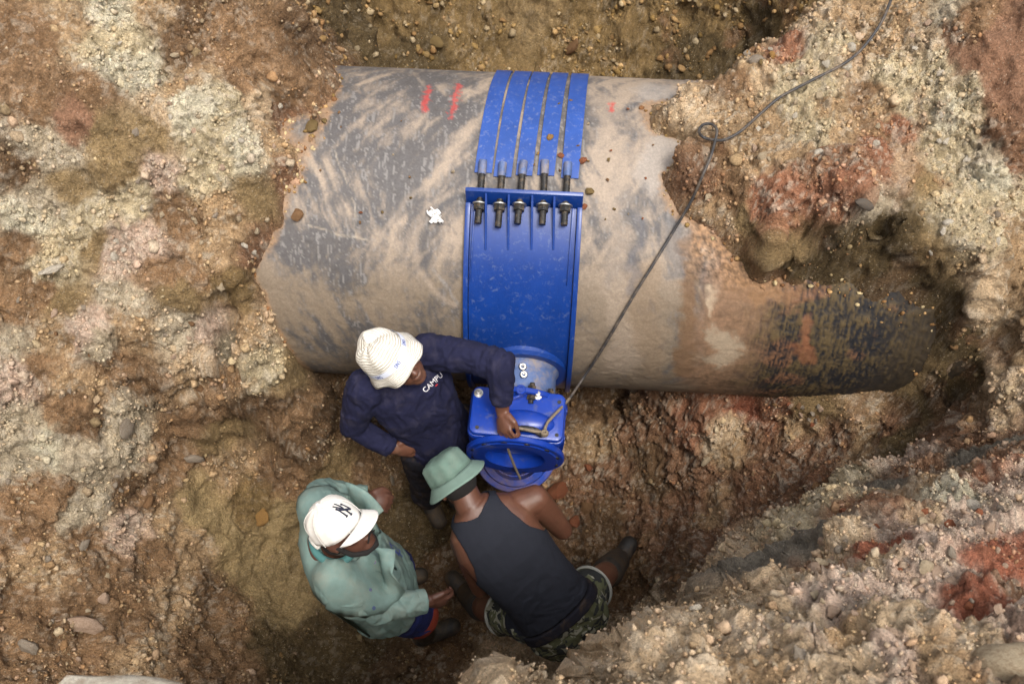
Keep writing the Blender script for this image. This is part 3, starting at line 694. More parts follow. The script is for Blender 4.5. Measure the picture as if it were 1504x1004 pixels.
saddle = empty('pipe_saddle', (0, -.7, 0))
tag(saddle, 'blue bolted saddle clamp with five straps wrapped round the big pipe', 'pipe clamp')
xl, tl = XT(681, 400); xr, tr = XT(850, 400)
TF = XT(766, 304)[1]                       # foot of the bolt flange
bm = bmesh.new()
cyl_slab(bm, xl+.022, xr-.022, TF, math.radians(122), .7015, .714, 40)
finish(bm)
bm_obj('saddle_plate', bm, M_blue, saddle, smooth=True, angle=.5)
for a, b in ((xl, xl+.020), (xr-.020, xr)):
    bm = bmesh.new(); cyl_slab(bm, a, b, TF-.006, math.radians(120), .7015, .732, 40); finish(bm, .004)
    bm_obj('edge_rib', bm, M_blue, saddle, smooth=True, angle=.5)
for a, b in ((xl+.032, xl+.040), (xr-.040, xr-.032)):
    bm = bmesh.new(); cyl_slab(bm, a, b, TF, TF+.42, .7135, .724, 16, a-.004, a-.002); finish(bm, .001)
    bm_obj('weld_strip', bm, M_blue, saddle, smooth=True, angle=.5)
# bolt flange: stands off the pipe, leaning up towards the bolts
bm = bmesh.new()
tf0, tf1 = TF, XT(766, 284, .775)[1]
n = 12; top = []
P8 = []
th_k = .020
hexa(bm, [cylp(xl, tf0, .703), cylp(xr, tf0, .703), cylp(xr, tf0-th_k, .703), cylp(xl, tf0-th_k, .703),
          cylp(xl, tf1, .775), cylp(xr, tf1, .775), cylp(xr, tf1-th_k, .775), cylp(xl, tf1-th_k, .775)])
finish(bm, .003)
bm_obj('bolt_flange', bm, M_blue, saddle, smooth=True, angle=.5)
for u in (714.5, 747.5, 781.5, 813.5):
    xc = XT(u, 306)[0]; xb = XT(u-1, 366)[0]; te = XT(u, 367, .714)[1]
    w = .0045
    bm = bmesh.new()
    hexa(bm, [cylp(xc-w, tf0+.002, .712), cylp(xc+w, tf0+.002, .712), cylp(xb+w, te, .712), cylp(xb-w, te, .712),
              cylp(xc-w, tf1+.004, .772), cylp(xc+w, tf1+.004, .772), cylp(xb+w, te, .7165), cylp(xb-w, te, .7165)])
    finish(bm, .0015, 1)
    bm_obj('gusset', bm, M_blue, saddle, smooth=True, angle=.5)
# straps
SU = [(697, 722.5, 728, 750), (725, 751, 755, 780), (757.5, 781.5, 783, 807), (789, 814, 812, 835), (824, 849.5, 840, 865)]
SE = [254, 260, 258, 258, 262]
for (ua, ub, ta, tb), ve in zip(SU, SE):
    xa, te = XT(ua, ve); xb, _ = XT(ub, ve)
    x0, t0 = XT(ta, 110); x1, _ = XT(tb, 111)
    bm = bmesh.new()
    cyl_slab(bm, xa, xb, te, t0, .7025, .709, 30, x0, x1)
    cyl_slab(bm, x0, x1, t0-.002, math.radians(-190), .7025, .709, 40, x0, x1)
    finish(bm)
    st = bm_obj('strap', bm, M_blue_d, saddle, smooth=True, angle=.5)
# studs, nuts
SB = [(709.5, 237, 702, 328, 300), (738.5, 240, 731.5, 334, 301), (769, 238, 760, 329, 301), (800.5, 237, 796.5, 330, 302), (834.5, 240, 828.5, 331, 303)]
for (ua, va, ub, vb, vn) in SB:
    A = Vector(PC(ua, va, .722)); B = Vector(PC(ub, vb, .757))
    bm = bmesh.new(); add_cyl(bm, A, B, .0125, n=14)
    # thread: thin proud rings
    d = (B-A).normalized(); Ln = (B-A).length
    for k in range(int(Ln/.012)):
        p = A+d*(k+.5)*.012; add_cyl(bm, p, p+d*.005, .0136, n=12)
    sb = bm_obj('stud', bm, M_black, saddle, smooth=True, angle=.5)
    # lug where the stud is welded to the strap end
    L0 = A+d*.0; bm = bmesh.new(); add_cyl(bm, A-d*.004, A+d*.055, .0165, n=14); finish(bm, .003)
    bm_obj('strap_lug', bm, M_neck, sb, smooth=True, angle=.5)
    # where the stud crosses the flange
    fn = Vector(cylp(0, tf0, .74))
    t = (vn-va)/(vb-va); pn = A+(B-A)*t
    bm = bmesh.new(); add_cyl(bm, pn-d*.002, pn+d*.003, .028, n=20)
    bm_obj('washer', bm, M_steel, sb, smooth=True, angle=.5)
    bm = bmesh.new(); add_cyl(bm, pn+d*.003, pn+d*.025, .0235, n=6); finish(bm, .002)
    bm_obj('nut', bm, M_black, sb, smooth=True, angle=.5)
# outlet neck and its collar
OX = .008
bm = bmesh.new()
add_lathe(bm, (OX, -.66, 0), (0, -1, 0), [(0, .165), (.045, .165), (.06, .150), (.075, .142), (.205, .142), (.205, .120), (.0, .120)], 56)
finish(bm)
neck = bm_obj('outlet_neck', bm, M_neck, saddle, smooth=True, angle=.5)
bm = bmesh.new()
add_lathe(bm, (OX, -.685, 0), (0, -1, 0), [(0, .20), (.018, .198), (.032, .186), (.034, .16), (.03, .15), (0, .15)], 56)
finish(bm)
bm_obj('collar', bm, M_blue, saddle, smooth=True, angle=.5)
for (u, v) in ((768, 538), (769.5, 549.5)):
    p = Vector(PZ(u, v, .158)); bm = bmesh.new()
    dz = Vector((0, -.25, 1)).normalized()
    add_lathe(bm, p-dz*.03, dz, [(0, .006), (0, .0155), (.03, .0155), (.033, .013), (.033, .008), (.012, .007), (.012, .0)], 16)
    finish(bm); bm_obj('bolt_head', bm, M_steel, neck, smooth=True, angle=.6)

# ------------------------------------------------------------------ gate valve
valve = empty('gate_valve', (OX, -.98, 0))
tag(valve, 'bright blue cast gate valve with open flange hanging off the saddle outlet', 'valve')
AX = Vector((-.03, -1, -.02)).normalized()
SX = Vector((1, -.035, -.03)).normalized(); ZX = SX.cross(AX)*-1
ZX = AX.cross(SX); ZX = ZX if ZX.z > 0 else -ZX
VO = Vector((OX-.008, -.975, -.0))
def vp_(a, b, c):                          # across, along the outlet, up
    return VO+SX*a+AX*b+ZX*c
def flange(name, b, th, R, rb, nb, parent, bolts=True, mat=None):
    bm = bmesh.new(); o = vp_(0, b-th/2, 0)
    add_lathe(bm, o, AX, [(0, rb), (0, R-.004), (.004, R), (th-.004, R), (th, R-.004), (th, rb+.055), (th+.004, rb+.05), (th+.004, rb), (0, rb)], 64)
    finish(bm); f = bm_obj(name, bm, mat or M_bluedk, parent, smooth=True, angle=.5)
    if bolts:
        for k in range(nb):
            a = 2*math.pi*(k+.5)/nb
            p = VO+SX*(R-.03)*math.cos(a)+ZX*(R-.03)*math.sin(a)+AX*(b)
            bm = bmesh.new(); add_cyl(bm, p-AX*.045, p+AX*.045, .011, n=12)
            add_cyl(bm, p+AX*(th/2), p+AX*(th/2+.018), .019, n=6); add_cyl(bm, p-AX*(th/2+.018), p-AX*(th/2), .019, n=6)
            finish(bm); bm_obj('bolt', bm, M_black, f, smooth=True, angle=.5)
    return f
fb = flange('rear_flange', -.098, .024, .2025, .125, 12, valve)
ff = flange('front_flange', .112, .026, .2025, .124, 8, valve, bolts=False)
# bolt holes read as dark sockets on the open flange
for k in range(12):
    a = 2*math.pi*(k+.5)/12
    p = VO+SX*.175*math.cos(a)+ZX*.175*math.sin(a)+AX*.1255
    bm = bmesh.new(); add_cyl(bm, p-AX*.003, p+AX*.002, .013, n=14)
    bm_obj('bolt_hole', bm, M_black, ff, smooth=True, angle=.5)
# barrel with the waterway
bm = bmesh.new()
add_lathe(bm, vp_(0, -.09, 0), AX, [(0, .125), (0, .158), (.03, .15), (.06, .165), (.13, .165), (.16, .15), (.195, .158), (.195, .124), (.12, .124), (.12, .0)], 56)
finish(bm)
bm_obj('valve_body', bm, M_bluedk, valve, smooth=True, angle=.5)
def rbox(bm, cx, cy, z0, z1, hx, hy, rad, top_in=.0, n=6, dome=0):
    """rounded rectangle prism in valve axes, slightly drawn in at the top"""
    rings = []
    levels = [(z0, 0, 0), (z1-.012, top_in, 0), (z1-.004, top_in+.004, 0), (z1, top_in+.014, 0)]
    for (zz, ins, _) in levels:
        ring = []
        for (sx, sy, a0) in ((1, 1, 0), (-1, 1, 90), (-1, -1, 180), (1, -1, 270)):
            for k in range(n+1):
                a = math.radians(a0+90*k/n)
                ring.append(bm.verts.new(vp_(cx+sx*(hx-rad)+(rad-ins)*math.cos(a), cy+sy*(hy-rad)+(rad-ins)*math.sin(a), zz)))
        rings.append(ring)
    for A, B in zip(rings[:-1], rings[1:]):
        m = len(A)
        for k in range(m): bm.faces.new((A[k], A[(k+1) % m], B[(k+1) % m], B[k]))
    bm.faces.new(rings[0][::-1]); bm.faces.new(rings[-1])
bm = bmesh.new(); rbox(bm, -.004, -.004, -.06, .118, .184, .092, .03); finish(bm)
bm_obj('gate_housing', bm, M_bluedk, valve, smooth=True, angle=.5)
bm = bmesh.new(); rbox(bm, -.004, -.008, .119, .141, .196, .108, .032); finish(bm)
bm_obj('bonnet_flange', bm, M_bluedk, valve, smooth=True, angle=.5)
bm = bmesh.new(); rbox(bm, -.004, -.008, .142, .166, .190, .103, .030); finish(bm)
bonnet = bm_obj('bonnet', bm, M_bluedk, valve, smooth=True, angle=.5)
# rounded hump over the gate, dropping to the front
bm = bmesh.new()
gm = Matrix.Translation(vp_(.03, .028, .150)) @ Matrix(((SX.x, AX.x, ZX.x, 0), (SX.y, AX.y, ZX.y, 0), (SX.z, AX.z, ZX.z, 0), (0, 0, 0, 1))) @ Matrix.Diagonal((.125, .056, .05, 1))
bmesh.ops.create_uvsphere(bm, u_segments=40, v_segments=20, radius=1, matrix=gm)
for v in bm.verts: pass
bm_obj('bonnet_hump', bm, M_bluedk, bonnet, smooth=True, angle=3)
def boss(a, b, z0, z1, r, hole, mat=M_bluedk, nm='boss'):
    bm = bmesh.new()
    add_lathe(bm, vp_(a, b, z0), ZX, [(0, r*1.15), (z1-z0-.003, r), (z1-z0, r-.003), (z1-z0, hole), (z1-z0-.02, hole), (z1-z0-.02, 0)], 24)
    finish(bm); return bm_obj(nm, bm, mat, bonnet, smooth=True, angle=.5)
def at_px(u, v, z):                        # valve axes of a seen point
    p = Vector(PZ(u, v, z))-VO
    return p.dot(SX), p.dot(AX)
a, b = at_px(765, 572, .2); boss(a, b, .16, .205, .021, .012)
# lifting eye standing beside it
bm = bmesh.new(); a, b = at_px(747, 566, .2)
M = Matrix.Translation(vp_(a, b, .196)) @ frame_z(SX*.8+AX*.6)
rings = []
for i in range(24):
    t = 2*math.pi*i/24; c = M @ Vector((.024*math.cos(t), .024*math.sin(t), 0)); o_ = (M.to_3x3() @ Vector((math.cos(t), math.sin(t), 0))); zz = M.to_3x3() @ Vector((0, 0, 1))
    rings.append([bm.verts.new(c+o_*.0085*math.cos(k*math.pi/4)+zz*.0085*math.sin(k*math.pi/4)) for k in range(8)])
for i in range(24):
    A, B = rings[i], rings[(i+1) % 24]
    for k in range(8): bm.faces.new((A[k], A[(k+1) % 8], B[(k+1) % 8], B[k]))
finish(bm); bm_obj('lifting_eye', bm, M_bluedk, bonnet, smooth=True, angle=1)
# rib from the boss to the sleeve side
bm = bmesh.new()
a0_, b0_ = at_px(742, 592, .165); a1_, b1_ = at_px(772, 580, .165)
hexa(bm, [vp_(a0_, b0_-.006, .15), vp_(a1_, b1_-.006, .15), vp_(a1_, b1_+.006, .15), vp_(a0_, b0_+.006, .15),
          vp_(a0_, b0_-.005, .186), vp_(a1_, b1_-.005, .192), vp_(a1_, b1_+.005, .192), vp_(a0_, b0_+.005, .186)])
finish(bm, .003); bm_obj('bonnet_rib', bm, M_bluedk, bonnet, smooth=True, angle=.5)
for (u, v) in ((703, 577), (790, 579)):
    a, b = at_px(u, v, .175)
    bm = bmesh.new(); add_cyl(bm, vp_(a, b, .150), vp_(a, b, .170), .019, n=20); add_cyl(bm, vp_(a, b, .1705), vp_(a, b, .1735), .0165, n=20)
    add_cyl(bm, vp_(a, b, .174), vp_(a, b, .190), .0105, n=12); finish(bm, .0015)
    bm_obj('bonnet_bolt', bm, M_steel, bonnet, smooth=True, angle=.5)
for (a, b) in ((.160, -.072), (-.160, .07), (.160, .07), (-.16, -.075)):
    bm = bmesh.new(); add_cyl(bm, vp_(a, b, .160), vp_(a, b, .1685), .008, n=12)
    bm_obj('socket_screw', bm, M_black, bonnet, smooth=True, angle=.5)
# ribs down the side of the housing
for s in (-1, 1):
    for b in (-.06, .06):
        bm = bmesh.new()
        hexa(bm, [vp_(s*.165, b-.008, -.10), vp_(s*.196, b-.008, -.02), vp_(s*.196, b+.008, -.02), vp_(s*.165, b+.008, -.10),
                  vp_(s*.165, b-.008, .118), vp_(s*.196, b-.008, .118), vp_(s*.196, b+.008, .118), vp_(s*.165, b+.008, .118)])
        finish(bm, .003); bm_obj('side_rib', bm, M_bluedk, valve, smooth=True, angle=.5)
# dark handle bar lying on the front lip
tube('handle_bar', [PZ(758, 630, .20), PZ(770, 629, .205), PZ(786, 632, .20), PZ(797, 639, .185)], .0125, M_black, valve, n=12)

# a spare flange on the floor under the valve
lf = empty('spare_flange', PZ(757, 680, -.62))
tag(lf, 'muddy blue loose ring flange lying under the open end of the valve', 'flange')
bm = bmesh.new()
c0 = Vector(PZ(757, 668, -.55)); dv = Vector((0.05, -.62, .78)).normalized()
add_lathe(bm, c0-dv*.05, dv, [(0, .13), (0, .190), (.03, .196), (.038, .190), (.038, .165), (.05, .155), (.05, .125), (0, .125)], 56)
finish(bm); bm_obj('ring', bm, M_muddyblue, lf, smooth=True, angle=.5)
bm = bmesh.new(); add_lathe(bm, c0-dv*.5, dv, [(0, .14), (.449, .14), (.449, .12), (0, .12)], 48); finish(bm)
bm_obj('spigot', bm, M_muddyblue, lf, smooth=True, angle=.5)

# ------------------------------------------------------------------ cable and rope
M_cable = plain_mat('black_cable_rubber', (54, 52, 52), .6, 0, .3, 60, .2, 200, dirt=(124, 108, 90), dirt_amt=.22, dscale=20)
M_rope = plain_mat('grey_rope', (122, 108, 90), .85, 0, .3, 80, .6, 260)
cp = []
for (u, v) in ((1330, -60), (1307, 0), (1290, 40), (1262, 78), (1235, 100), (1200, 118), (1165, 136), (1140, 150), (1110, 176), (1085, 198), (1062, 210)):
    g, nn = G(u, v); cp.append(g+np.array([0, -.008, .030]))
zs = .83
for (u, v) in ((1045, 212), (1030, 208), (1024, 199), (1030, 190), (1042, 189), (1050, 197), (1048, 212)):
    zs += .0035; g, nn = G(u, v); cp.append(g+np.array([0, -.01, .04]))
for (u, v) in ((1042, 232), (1030, 260), (1014, 296)):
    g, nn = G(u, v); p = PC(u, v, .722)
    cp.append(g+np.array([0, -.012, .022]) if np.linalg.norm(g-CAM) < np.linalg.norm(p-CAM) else p)
for (u, v) in ((990, 338), (962, 384), (932, 432), (905, 478), (880, 520)):
    cp.append(PC(u, v, .716))
cp += [PC(858, 553, .74), PY(840, 580, -.83), PY(828, 598, -.90), PZ(815, 608, .16)]
cable = tube('cable', cp, .0056, M_cable, n=10, sub=5)
tag(cable, 'long dark cable looped on the right bank and running down to the valve', 'cable')
rp = [PZ(836, 585, .10), PZ(822, 601, .17), PZ(806, 618, .20), PZ(801, 628, .21), PZ(800, 634, .20)]
rope = empty('rope', rp[0])
tag(rope, 'grey rope knotted beside the valve and pulled through a gloved-less hand'.replace(' gloved-less', ' bare'), 'rope')
tube('strand', rp, 0.006, M_rope, rope, jitter=.06)
tube('strand', [PZ(801, 634, .205), PZ(785, 633, .215), PZ(765, 629, .23), PZ(750, 627, .235), PZ(741, 630, .235)], 0.006, M_rope, rope, jitter=.06)
tube('strand', [PZ(741, 630, .225), PZ(742, 645, .16), PZ(748, 664, .05), PZ(756, 685, -.08), PZ(764, 702, -.2)], 0.0055, M_rope, rope, jitter=.06)
kp = Vector(PZ(800, 636, .205)); kq = []
for i in range(26):
    t = i/25*4*math.pi; kq.append(kp+Vector((.010*math.cos(t), .009*math.sin(t), -.014+.028*i/25)))
tube('knot', kq, .0065, M_rope, rope, sub=2)

# crumpled paper scrap stuck on the pipe
M_paper = plain_mat('paper', (228, 226, 222), .8, 0, .05, 30, .1, 100)
bm = bmesh.new()
bx, bt = XT(640, 318)
g = []
for i in range(9):
    row = []
    for j in range(9):
        f, h = i/8-.5, j/8-.5
        row.append(bm.verts.new(cylp(bx+f*.058+h*.014+.006*math.sin(h*13), bt+h*.080+f*.02+.008*math.sin(f*15+1), .703+.014*abs(math.sin(f*10+h*5))+.016*abs(math.sin(h*12-f*7+1))+.012*max(0, f*h*4))))
    g.append(row)
for i in range(8):
    for j in range(8):
        if (i, j) in ((0, 0), (7, 7), (0, 7), (1, 0), (7, 0), (6, 0), (7, 1), (0, 6), (0, 5), (0, 1), (7, 6), (3, 7), (4, 7), (5, 7)): continue
        bm.faces.new((g[i][j], g[i+1][j], g[i+1][j+1], g[i][j+1]))
loose = [v for v in bm.verts if not v.link_faces]
bmesh.ops.delete(bm, geom=loose, context='VERTS')
sc_ = bm_obj('paper_scrap', bm, M_paper)
tag(sc_, 'small crumpled scrap of white paper stuck to the pipe left of the saddle', 'paper')

# ------------------------------------------------------------------ stones
def rock_mesh(name, seed, sub=2, ang=.5):
    bm = bmesh.new(); bmesh.ops.create_icosphere(bm, subdivisions=sub, radius=1)
    r = np.random.default_rng(seed)
    co = np.array([v.co[:] for v in bm.verts], np.float32)
    for k in range(12):                     # knock flat facets off
        nrm = r.normal(size=3); nrm /= np.linalg.norm(nrm)
        h = r.uniform(.5, .85); d = co@nrm-h
        co = np.where((d > 0)[:, None], co-np.outer(d*min(1, ang*1.15), nrm), co)
    co *= (1+.22*perlin(co*1.5, seed)+.12*perlin(co*4, seed+9)*ang)[:, None]
    co *= np.array([1, r.uniform(.65, .95), r.uniform(.5, .8)])
    for v, c in zip(bm.verts, co): v.co = c
    me = bpy.data.meshes.new(name); bm.to_mesh(me); bm.free()
    me.polygons.foreach_set('use_smooth', np.ones(len(me.polygons), bool))
    try: me.set_sharp_from_angle(angle=.75)
    except Exception: pass
    return me
STONE = {k: plain_mat('stone_'+k, c, .9, 0, .22, 26, .6, 60, dirt=(128, 98, 70), dirt_amt=.25, dscale=9, spec=.2, bdist=.15) for k, c in dict(
    cream=(184, 166, 138), white=(204, 194, 176), grey=(156, 144, 128), brown=(132, 100, 70), pink=(182, 156, 134), red=(146, 88, 62), ochre=(160, 122, 70), olive=(128, 108, 70), slate=(104, 98, 90)).items()}
ROCKS = {}
def rock(kind, var, ang=.85, sub=1):
    key = (kind, var, ang, sub)
    if key not in ROCKS:
        me = rock_mesh('stone', 100+var*7+int(ang*10), sub, ang)
        me.materials.append(STONE[kind]); ROCKS[key] = me
    return ROCKS[key]
def put_stone(name, kind, p, n, r, label, group=None, var=None, ang=.85, sub=2, sink=.45, stretch=None, cat='stone', yaw=None):
    var = random.randrange(6) if var is None else var
    o = bpy.data.objects.new(name, rock(kind, var, ang, sub))
    q = Vector(n).to_track_quat('Z', 'Y') @ Quaternion((0, 0, 1), random.uniform(0, 6.28) if yaw is None else yaw)
    q = q @ Quaternion((1, 0, 0), random.uniform(-.3, .3))
    o.rotation_mode = 'QUATERNION'; o.rotation_quaternion = q
    o.location = Vector(p)+Vector(n)*r*(.55-sink)
    s = stretch or (random.uniform(.9, 1.25), random.uniform(.8, 1.05), random.uniform(.75, 1.05))
    o.scale = (r*s[0], r*s[1], r*s[2])
    C.objects.link(o)
    tag(o, label, cat, group)
    return o
def pxr(p):                                 # metres per photo pixel there
    return float((np.asarray(p)-CAM)@FW)/FPX
# those one can point at
for (u, v, kind, r, st, ang, lab) in [
    (112, 913, 'pink', 36, (1.1, .55, .6), .9, 'big cracked grey-pink rock lying in a dark hollow, lower left bank'),
    (45, 948, 'grey', 22, (.8, 1.1, .6), .9, 'grey wedge-shaped stone standing in soil at far lower left'),
    (383, 757, 'ochre', 17, (1, 1.05, .7), .4, 'round orange-ochre stone on the olive clay left of the white cap'),
    (185, 626, 'grey', 21, (1.2, .8, .35), .5, 'large flat pale slab stone in the left bank'),
    (287, 672, 'grey', 15, (.7, 1.4, .6), .5, 'long pale oval stone standing in the left bank above the olive clay'),
    (173, 354, 'white', 11, (1.1, .9, .8), .9, 'white angular stone at the edge of the left bank rubble, upper one'),
    (168, 377, 'white', 10, (1, .9, .8), .9, 'white angular stone just under the other white one on left bank'),
    (75, 399, 'white', 17, (1.3, .7, .6), .9, 'broad white stone half buried in the upper left ledge'),
    (840, 69, 'brown', 16, (1.2, .6, .6), .4, 'purple-brown oblong cobble behind the top of the pipe'),
    (641, 63, 'olive', 13, (1.1, .8, .7), .4, 'olive round cobble behind the pipe, left of the straps'),
    (863, 686, 'red', 9, (1, 1.1, .9), .8, 'small brick-red lump on the floor right of the valve flange'),
    (822, 722, 'red', 22, (.75, 1.35, .9), .9, 'brick-red clay lump beside the bare shoulder'),
    (846, 768, 'red', 15, (.7, 1.3, .9), .9, 'dark red clay lump next to the bent elbow'),
    (862, 744, 'brown', 17, (1, .9, .8), .7, 'brown clay lump behind the brick-red one'),
    (1040, 288, 'cream', 9, (1.2, .9, .7), .9, 'yellowish cream stone under the cable on right bank'),
    (1252, 68, 'white', 12, (1.1, .9, .9), .8, 'white stone tucked right under the hanging cable'),
    (1424, 745, 'white', 20, (.9, 1.2, .8), .8, 'white stone on the near rim at far right'),
    (1377, 845, 'pink', 15, (1.2, 1, .5), .3, 'smooth pink-brown disc-like pebble in the rim rubble'),
    (1358, 832, 'cream', 11, (1.2, .8, .6), .3, 'smooth pale oval pebble in the rim rubble'),
    (1177, 965, 'grey', 20, (1.2, .9, .8), .7, 'lumpy grey stone at the bottom of near rim'),
    (1022, 893, 'white', 13, (.8, 1.2, .6), .9, 'pale bluish sliver of stone near the left of rim'),
    (1270, 300, 'slate', 14, (1.3, .9, .8), .4, 'dark grey cobble stuck in the roof of the hollow'),
    (1167, 777, 'grey', 9, (1.2, .8, .7), .3, 'rounded grey pebble on cream crust of the rim'),
    (1402, 918, 'pink', 13, (1.2, .8, .8), .9, 'pink pointed stone near the right end of rim'),
    (1312, 928, 'pink', 11, (1.3, .8, .8), .7, 'pink rounded stone low on the near rim'),
    (575, 705, 'grey', 9, (1, 1, .5), .3, 'small round pale stone on the pit floor above the white cap'),
    (1036, 676, 'cream', 11, (1.2, .8, .8), .9, 'cream lump on slope below the pipe'),
    (1480, 975, 'cream', 62, (1.2, .8, .8), .6, 'large blurred grey boulder in the bottom right corner')]:
    p, n = G(u, v)
    rr_ = r*pxr(p)
    put_stone('stone', kind, p, n, rr_, lab, None, None, ang, 3 if r > 14 else 2, .42, st)
# the blurred white rock at the camera's feet
p = PZ(190, 1036, 2.06)
o_ = put_stone('stone', 'white', p, (0, .1, 1), .15, 'blurred white rock on the near edge at bottom left', None, 3, .9, 3, .55, (1.15, .5, .7), yaw=.05)
# groups of look-alikes
WORD = dict(cream='cream', white='white', grey='grey', brown='brown', pink='pinkish', red='brick-red', ochre='ochre', olive='olive', slate='dark grey')
def scatter(n, box, kinds, rng_px, label, group, name='stone', ang=.85, keep=None):
    k = 0; tries = 0
    while k < n and tries < n*12:
        tries += 1
        u = random.uniform(box[0], box[2]); v = random.uniform(box[1], box[3])
        if keep and not keep(u, v): continue
        p, nn = G(u, v)
        pp = PC(u, v)
        if abs(pp[0]) < 1.7 and np.linalg.norm(pp-CAM) < np.linalg.norm(p-CAM) and -1 < proj(pp)[0]-u < 1: continue
        r = (rng_px[0]+(rng_px[1]-rng_px[0])*random.random()**2.2)*pxr(p)
        kd = random.choice(kinds); word = WORD[kd]+(' larger' if r/pxr(p) > (rng_px[0]+rng_px[1])*.5 else '')
        lab_ = label.replace('COL', ('larger ' if 'larger' in word else '')+WORD[kd])
        put_stone(name, kd, p, nn, r, lab_, group+', '+word, None, ang, 2, .4)
        k += 1
for bx_, nn_, pl_ in (((170, 60, 290, 200), 11, 'in the upper white streak'), ((270, 130, 420, 250), 13, 'in the rubble beside the pipe top'), ((170, 250, 300, 400), 11, 'below the olive patch'), ((300, 280, 400, 470), 9, 'just left of the pipe')):
    scatter(nn_, bx_, ['cream', 'white', 'cream', 'pink', 'grey'], (5, 9), 'COL crumbled stone on the left bank '+pl_, 'left bank stones '+pl_)
for bx_, nn_, pl_ in (((0, 690, 150, 860), 11, 'at the far lower left'), ((150, 690, 320, 860), 10, 'above the olive clay'), ((0, 860, 320, 1000), 10, 'near the cracked rock')):
    scatter(nn_, bx_, ['grey', 'pink', 'brown', 'grey', 'cream'], (5, 12), 'COL stone in brown soil '+pl_, 'lower left stones '+pl_)
for bx_, nn_, pl_ in (((10, 440, 120, 690), 8, 'on the grey patch at far left'), ((120, 440, 230, 690), 9, 'on the ledge around the pale slab'), ((230, 440, 340, 690), 8, 'below the pipe end')):
    scatter(nn_, bx_, ['grey', 'pink', 'cream', 'brown'], (5, 9), 'COL stone on the middle left bank '+pl_, 'middle left bank stones '+pl_)
scatter(34, (520, 6, 1140, 92), ['olive', 'ochre', 'brown', 'grey', 'ochre', 'brown'], (5, 12), 'COL rounded pebble in the dark soil behind the pipe', 'pebbles behind the pipe', 'pebble', .4)
for bx_, nn_, pl_ in (((1090, 60, 1260, 150), 14, 'above the cable'), ((1100, 150, 1330, 260), 15, 'below the cable'), ((1270, 20, 1400, 150), 8, 'right of the cable')):
    scatter(nn_, bx_, ['cream', 'white', 'cream', 'pink'], (5, 10), 'COL stone on the right bank '+pl_, 'right bank stones '+pl_)
scatter(36, (850, 590, 1260, 800), ['brown', 'red', 'cream', 'pink', 'brown', 'grey'], (5, 9), 'COL stone in the reddish slope below the pipe', 'stones in the slope below the pipe', keep=lambda u, v: u+v*.9 < 1760)
for bx_, nn_, pl_ in (((1200, 745, 1340, 830), 13, 'just below the grey clay streak'), ((1340, 730, 1490, 830), 14, 'by the white stones at far right'), ((1190, 830, 1340, 910), 13, 'in the middle rubble'), ((1340, 830, 1490, 910), 10, 'beside the red soil'), ((1000, 910, 1490, 995), 10, 'along the bottom edge')):
    scatter(nn_, bx_, ['pink', 'grey', 'pink', 'cream', 'red'], (6, 15), 'COL stone on the near right rim '+pl_, 'near rim stones '+pl_)
scatter(12, (300, 690, 430, 960), ['olive', 'ochre', 'brown'], (4, 7), 'COL small pebble on the olive clay at left of the pit', 'pebbles on the olive clay', 'pebble', .5)
scatter(14, (1360, 120, 1490, 400), ['cream', 'white', 'grey'], (5, 9), 'COL stone in the cream bank at far right', 'stones in the cream bank at right')
# clods and grit lying on the pipe
for (u, v, kind, r, lab) in [(459, 188, 'olive', 12, 'olive mud clod on the left shoulder of the pipe'), (437, 316, 'brown', 12, 'brown mud clod on the lower left of the pipe'), (476, 180, 'olive', 6, 'small olive mud crumb beside the olive clod'),
                             (857, 238, 'red', 7, 'shiny red-brown stone at right end of the straps'), (824, 230, 'red', 5, 'red crumb resting on the lug of the last strap'), (866, 283, 'olive', 7, 'greenish grit lump right of the bolt flange'), (858, 304, 'red', 5, 'red crumb beside the bolt flange'),
                             (808, 205, 'ochre', 7, 'tan crumb on the gap between last two straps')]:
    x_, t_ = XT(u, v); p = cylp(x_, t_, .708); n = np.array([0, -math.sin(t_), math.cos(t_)])
    put_stone('clod', kind, p, n, r*pxr(p), lab, None, None, .7, 2, .3, cat='clod')
k = 0
while k < 34:
    u = random.choice([random.uniform(440, 690), random.uniform(700, 960), random.uniform(780, 880)]); v = random.uniform(150, 330)
    if 675 < u < 850 and v > 255: continue
    x_, t_ = XT(u, v); p = cylp(x_, t_, .704); n = np.array([0, -math.sin(t_), math.cos(t_)])
    kd = random.choice(['brown', 'cream', 'ochre', 'brown', 'olive', 'red']); side = 'left of' if u < 690 else 'around or right of'
    put_stone('clod', kd, p, n, random.uniform(2., 4.2)*pxr(p), 'tiny %s crumb lying on the pipe %s the straps' % (WORD[kd], side), 'mud crumbs on the pipe %s the straps, %s' % (side, WORD[kd]), None, .8, 1, .2, cat='clod')
    k += 1

